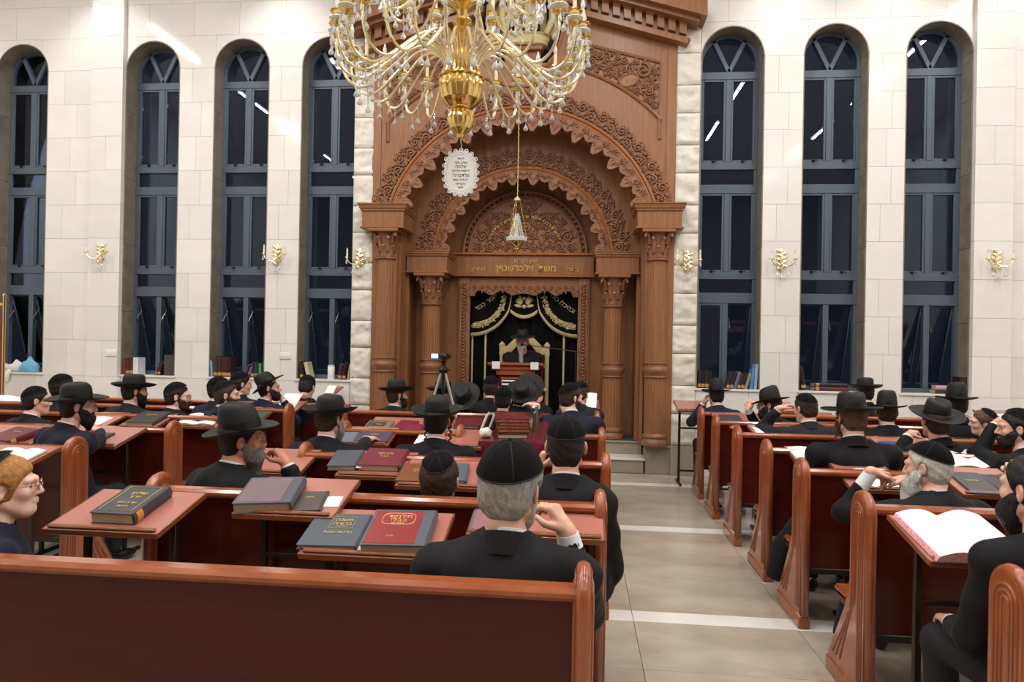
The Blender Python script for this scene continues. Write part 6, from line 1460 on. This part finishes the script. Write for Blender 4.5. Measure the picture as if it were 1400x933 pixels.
person('bearded man in spectacles and tilted black fedora, chin on his hand, looking right', (331, 601), 3.62, sc=1.06, yaw=-0.35, hy=-1.08, hp=0.06, hr=0.10, hat='fedora', hat_pitch=-0.26, hat_roll=-0.05, hair='hair_black', beard=(0.09, 'beard_grey', 1.05), suit='black_suit', skin='skin_ruddy', fine=0.0055, lean=(.05, .14), glasses=True, face=True, shw=0.19,
       hands={1: (384, 622, 3.75, (-.55, .25, .62), (-.5, .1, -.9), .85, (.40, .35, -.85)), -1: None})
person('man in round black hat with grey beard, hand on a purple book', (452, 574), 4.70, yaw=-0.1, hy=-0.45, hp=0.06, hat='round', hat_pitch=-0.06, hair='hair_dark', beard=(0.07, 'hair_grey', 1.0), suit='black_suit', fine=0.007, lean=(.03, .10), shw=0.205,
       hands={1: (508, 598, 5.30, (.25, .8, .05), (0, .1, -1), .15, (.40, .35, -.85)), -1: None})
person('man seen squarely from behind in a round black hat before the covered table', (598, 576), 4.66, yaw=0.0, hy=-0.03, hp=0.02, hat='round', hat_pitch=-0.12, hair='hair_black', suit='black_suit', fine=0.0085, lean=(0, .08), shw=0.20, locks=True, hatless_hair=.014)
person('ginger haired boy in spectacles and navy suit at the left edge', (9, 668), 2.52, yaw=-0.75, hy=-1.0, hp=-0.05, hat='kippah', cov=1.0, kip_pitch=-0.72, hair='hair_ginger', suit='navy_suit', skin='skin_pale', fine=0.0052, lean=(0, .05), glasses=True, face=True, sc=0.98, seat=.44, hatless_hair=.014, hair_front=.012, shw=.17)
p16 = person('man in navy suit and wide black hat leaning on folded arms', (106, 556), 4.62, yaw=-0.35, hy=-0.85, hp=0.05, hr=.04, hat='wide', hat_pitch=-0.10, hair='hair_black', beard=(0.05, 'hair_black', 1.0), suit='navy_suit', fine=0.007, lean=(.06, .16), glasses=True, face=True, shw=.21,
       hands={1: (132, 586, 5.02, (-.8, .35, .45), (-.3, -.3, -.8), .8, (.40, .35, -.85)), -1: (120, 592, 4.98, (.9, .3, .1), (0, 0, -1), .6, (-.45, .35, -.85))})
person('boy in plain black skullcap left of the wide hat', (50, 549), 5.5, yaw=-0.2, hy=-0.8, hat='kippah', cov=1.2, kip_pitch=-.35, hair='hair_black', suit='black_suit', fine=0.009, sc=.95, hatless_hair=.005)
person('man in skullcap half hidden behind the wide hat', (86, 531), 6.45, yaw=-0.2, hy=-0.7, hat='kippah', cov=1.2, kip_pitch=-.35, hair='hair_black', suit='black_suit', fine=0.0095)
person('man in flat black hat and dark jacket below the second window', (184, 536), 6.35, yaw=-0.25, hy=-0.75, hp=.04, hat='round', hair='hair_black', beard=(.07, 'hair_black', .9), suit='charcoal_suit', fine=0.009, shw=.2, lean=(.02, .1), face=True)
person('young man in skullcap and spectacles in profile below the second window', (243, 543), 6.3, yaw=-0.3, hy=-1.1, hat='kippah', cov=1.15, kip_pitch=-.35, hair='hair_black', beard=(.01, 'hair_dark', .75), suit='black_suit', fine=0.008, glasses=True, face=True, lean=(.02, .1), skin='skin_pale')
person('dark bearded man in skullcap and navy suit looking right', (310, 541), 6.32, yaw=-0.3, hy=-1.1, hp=.0, hat='kippah', cov=1.1, kip_pitch=-.45, hair='hair_dark', beard=(.02, 'hair_dark', .8), suit='navy_suit', fine=0.0075, face=True, lean=(.02, .1))
person('man in skullcap just behind the dark bearded man', (300, 534), 6.85, yaw=-.2, hy=-.8, hat='kippah', cov=1.2, kip_pitch=-.3, hair='hair_black', suit='navy_suit', fine=.0095)
person('man in skullcap and black suit below the third window', (330, 526), 7.86, sc=1.06, yaw=-.25, hy=-.85, hat='kippah', cov=1.2, kip_pitch=-.3, hair='hair_black', suit='black_suit', fine=.009, hp=.08)
person('man in bright navy jacket and tipped hat, chin on his hand, looking right', (368, 532), 7.15, yaw=-.35, hy=-1.15, hp=-.08, hr=-.1, hat='fedora', hat_pitch=-.55, hair='hair_black', beard=(.015, 'hair_black', .8), suit='blue_suit', fine=.0075, face=True, lean=(.05, .14), shw=.2,
       hands={1: (382, 541, 7.3, (-.6, .2, .6), (-.5, .1, -.8), .8, (.40, .35, -.85)), -1: None})
person('man in skullcap with white collar bent over a stand by the rough stones', (420, 530), 7.75, yaw=-.1, hy=-.1, hp=.35, hat='kippah', cov=1.2, kip_pitch=-.2, hair='hair_black', suit='black_suit', fine=.009, lean=(0, .14), shw=.2)
# ------------------------------------------------ in front of the ark
person('man in black hat with curled sidelocks left of the tripod', (543, 541), 7.25, yaw=-.15, hy=-.9, hp=.02, hat='round', hat_roll=-.08, hair='hair_dark', beard=(.03, 'hair_dark', .9), suit='charcoal_suit', fine=.0085, locks='hair_dark', face=True, lean=(.02, .1), shw=.2)
person('man in black hat behind the tripod legs', (606, 541), 7.95, yaw=-.2, hy=-.9, hp=.05, hat='round', hair='hair_dark', suit='black_suit', fine=.009, skin='skin_ruddy', face=True)
person('man bowing with the whole crown of his wide hat towards the hall, beside the tripod', (634, 547), 7.4, yaw=-.2, hy=-.3, hp=-.45, hr=.2, hat='wide', hat_pitch=-.35, hair='hair_black', suit='black_suit', fine=.009)
person('man in dark skullcap and white collar before the lectern, at its left', (672, 531), 7.9, yaw=-.05, hy=-.15, hat='kippah', cov=1.25, kip_pitch=-.2, hair='hair_dark', suit='black_suit', fine=.009)
person('man with a round black skullcap low behind the middle table', (688, 548), 7.22, yaw=-.05, hat='kippah', cov=1.35, kip_pitch=-.25, hair='hair_black', suit='black_suit', fine=.009, hp=.1)
person('man in tilted grey black hat below the lectern', (712, 543), 7.85, yaw=-.2, hy=-.4, hp=-.3, hr=.35, hat='round', hat_pitch=-.25, hair='hair_black', suit='black_suit', fine=.009)
person('man in upright wide hat brim right below the lectern', (724, 535), 8.45, sc=1.05, yaw=.05, hy=.05, hp=-.5, hr=-.1, hat='wide', hat_pitch=-.45, hair='hair_black', suit='black_suit', fine=.009,
       hands={1: (733, 551, 8.0, (.6, .3, .2), (0, 0, 1), .3), -1: None})
person('man with trimmed dark beard in profile and a raised navy jacket back', (781, 545), 6.35, yaw=.15, hy=-1.0, hp=.12, hat='kippah', cov=1.15, kip_pitch=-.5, hair='hair_dark', beard=(.01, 'hair_dark', .7), suit='navy_suit', fine=.0075, face=True, lean=(.02, .12), shw=.22, skin='skin_pale',
       hands={-1: (726, 553, 6.6, (-.8, .4, .2), (0, 0, -1), .3, (-.45, .35, -.85)), 1: None})
person('boy in skullcap beside the right inner column', (794, 539), 7.35, yaw=-.1, hy=-.4, hat='kippah', cov=1.1, kip_pitch=-.3, hair='hair_dark', suit='charcoal_suit', fine=.009, sc=.92, hp=.2)
spk = person('speaker with long grey beard in black hat behind the lectern, facing the hall', (714, 467), 9.80, yaw=PI-.05, hy=PI-.08, hp=.12, hat='wide', hair='hair_grey', beard=(.16, 'hair_grey', .95), suit='black_suit', fine=.0075, face=True, lean=(0, .12), shw=.205, seat=.47+PZ, zbase=0.0, skin='skin_ruddy',
       hands=None)
# ------------------------------------------------ right of the aisle
person('man in navy suit and hat leaning on his hand, nearest the rough stones', (979, 541), 8.2, yaw=.1, hy=.15, hp=.1, hat='fedora', hair='hair_black', suit='navy_suit', fine=.009, lean=(-.02, .12), shw=.2, hands={-1: (965, 545, 8.35, (.3, 0, .9), (.9, 0, .1), .6, (-.45, .35, -.85)), 1: None})
person('young man in spectacles and black hat in left profile', (1052, 555), 7.15, yaw=.35, hy=1.15, hp=.08, hr=.05, hat='fedora', hat_pitch=.12, hair='hair_black', beard=(.03, 'hair_black', .85), suit='black_suit', fine=.0075, glasses=True, face=True, lean=(-.04, .1), skin='skin',
       hands={-1: (1001, 584, 6.95, (-.5, .7, .1), (0, 0, -1), .5, (-.5, .4, -.8)), 1: (1026, 553, 7.3, (.3, .1, .7), (.3, .6, .1), .7)})
person('man in charcoal suit and skullcap holding his head in his hand', (1101, 559), 6.35, yaw=.08, hy=.45, hp=.12, hr=-.08, hat='kippah', cov=1.1, kip_pitch=-.35, hair='hair_dark', suit='charcoal_suit', fine=.007, lean=(-.05, .12), shw=.215, hatless_hair=.005,
       hands={-1: (1074, 556, 6.45, (.75, .05, .3), (.3, -.2, -.9), .35, (-.45, .35, -.85)), 1: None})
p28 = person('man with long sidelocks and brown hair in a wide black hat', (1163, 572), 4.70, yaw=.02, hy=.22, hp=.08, hat='wide', hat_pitch=.02, hair='hair_brown', suit='black_suit', fine=.0065, locks='hair_brown', lean=(0, .08), shw=.21, hatless_hair=.016, beard=(.02, 'hair_brown', .8))
person('man in black hat partly hidden behind the long sidelocks', (1182, 537), 8.25, yaw=.1, hy=.2, hat='round', hair='hair_black', suit='black_suit', fine=.0095)
person('man in dented brown black hat right of the long sidelocks', (1212, 564), 6.5, yaw=-.1, hy=-.25, hp=.05, hat='fedora', hair='hair_dark', suit='black_suit', fine=.009, shw=.2)
person('man in wide brimmed hat with turned up edges behind the white bearded man', (1279, 577), 5.35, yaw=.25, hy=.05, hp=-.06, hat='wide', hat_pitch=-.22, hair='hair_dark', suit='black_suit', fine=.008, shw=.2, lean=(-.02, .1),
       hands={-1: (1247, 592, 5.7, (.6, .5, .25), (.1, .2, -.9), .6, (-.45, .35, -.85)), 1: None})
person('man in tall black hat behind the turned up hat', (1307, 553), 6.6, yaw=0, hy=-.1, hat='fedora', hair='hair_black', suit='black_suit', fine=.0095, hp=.03)
person('boy with brown hair and skullcap resting on his arm at the far right', (1344, 578), 6.25, yaw=.5, hy=1.25, hp=.05, hr=-.25, hat='kippah', cov=.9, kip_pitch=-.7, hair='hair_brown', suit='black_suit', fine=.0085, sc=.86, face=True, skin='skin_pale', seat=.42, shw=.16)
person('man in skullcap with wristwatch, hand on his brow, in left profile', (1390, 587), 5.05, yaw=.5, hy=1.15, hp=.05, hat='kippah', cov=1.1, kip_pitch=-.45, hair='hair_black', beard=(.015, 'hair_black', .75), suit='black_suit', fine=.0065, face=True, lean=(-.03, .1),
       hands={-1: (1372, 571, 5.22, (.55, -.1, .65), (.4, -.3, -.8), .5, (-.45, .35, -.85)), 1: None})
p35 = person('old man with white beard and hair in a black skullcap, hands clasped', (1268, 640), 3.86, yaw=.15, hy=.78, hp=.10, hr=.02, hat='kippah', cov=1.25, kip_pitch=-.40, hair='hair_white', beard=(0.21, 'hair_white', 1.35), suit='black_suit', fine=.006, lean=(-.03, .13), shw=.215, hatless_hair=.008, face=True, cuff=(-1, .40),
       hands={-1: (1203, 648, 4.0, (.75, .35, -.15), (0, -.2, -.9), .6, (-.45, .35, -.85)), 1: (1222, 656, 4.05, (-.75, .3, .0), (0, -.2, -.9), .6)})
person('dark bearded man in black at the bottom right corner, hand at his face', (1414, 672), 2.62, yaw=.15, hy=.42, hp=.0, hat=None, hair='hair_black', beard=(.05, 'hair_black', 1.1), suit='black_suit', fine=.0058, lean=(-.03, .09), shw=.182, hatless_hair=.01, face=True,
       hands={1: (1392, 650, 2.86, (-.3, .1, .8), (-.3, -.5, -.2), .6, (.3, .4, -.8)), -1: None})

m = M(); m.tube([(.24, .05, .62), (.27, .10, .45), (.285, .12, .25), (.29, .12, .08)], [.07, .085, .09, .085], 12, sq=.9); m.part('coat_skirt', 'black_suit', p1, sharp=60)

for q, mt in ((p35, 'black_suit'), (p28, 'black_suit')):
    m = M(); m.tube([(-.12, .10, .60), (-.27, .14, .50), (-.38, .18, .34), (-.42, .20, .14)], [.11, .11, .095, .08], 12, sq=.9); m.part('coat_skirt', mt, q, sharp=60)
m = M(); m.tube([(.10, .08, .80), (.15, .10, .62), (.18, .12, .40), (.19, .12, .20)], [.13, .13, .12, .11], 12, sq=.9); m.part('coat_skirt', 'navy_suit', p16, sharp=60)
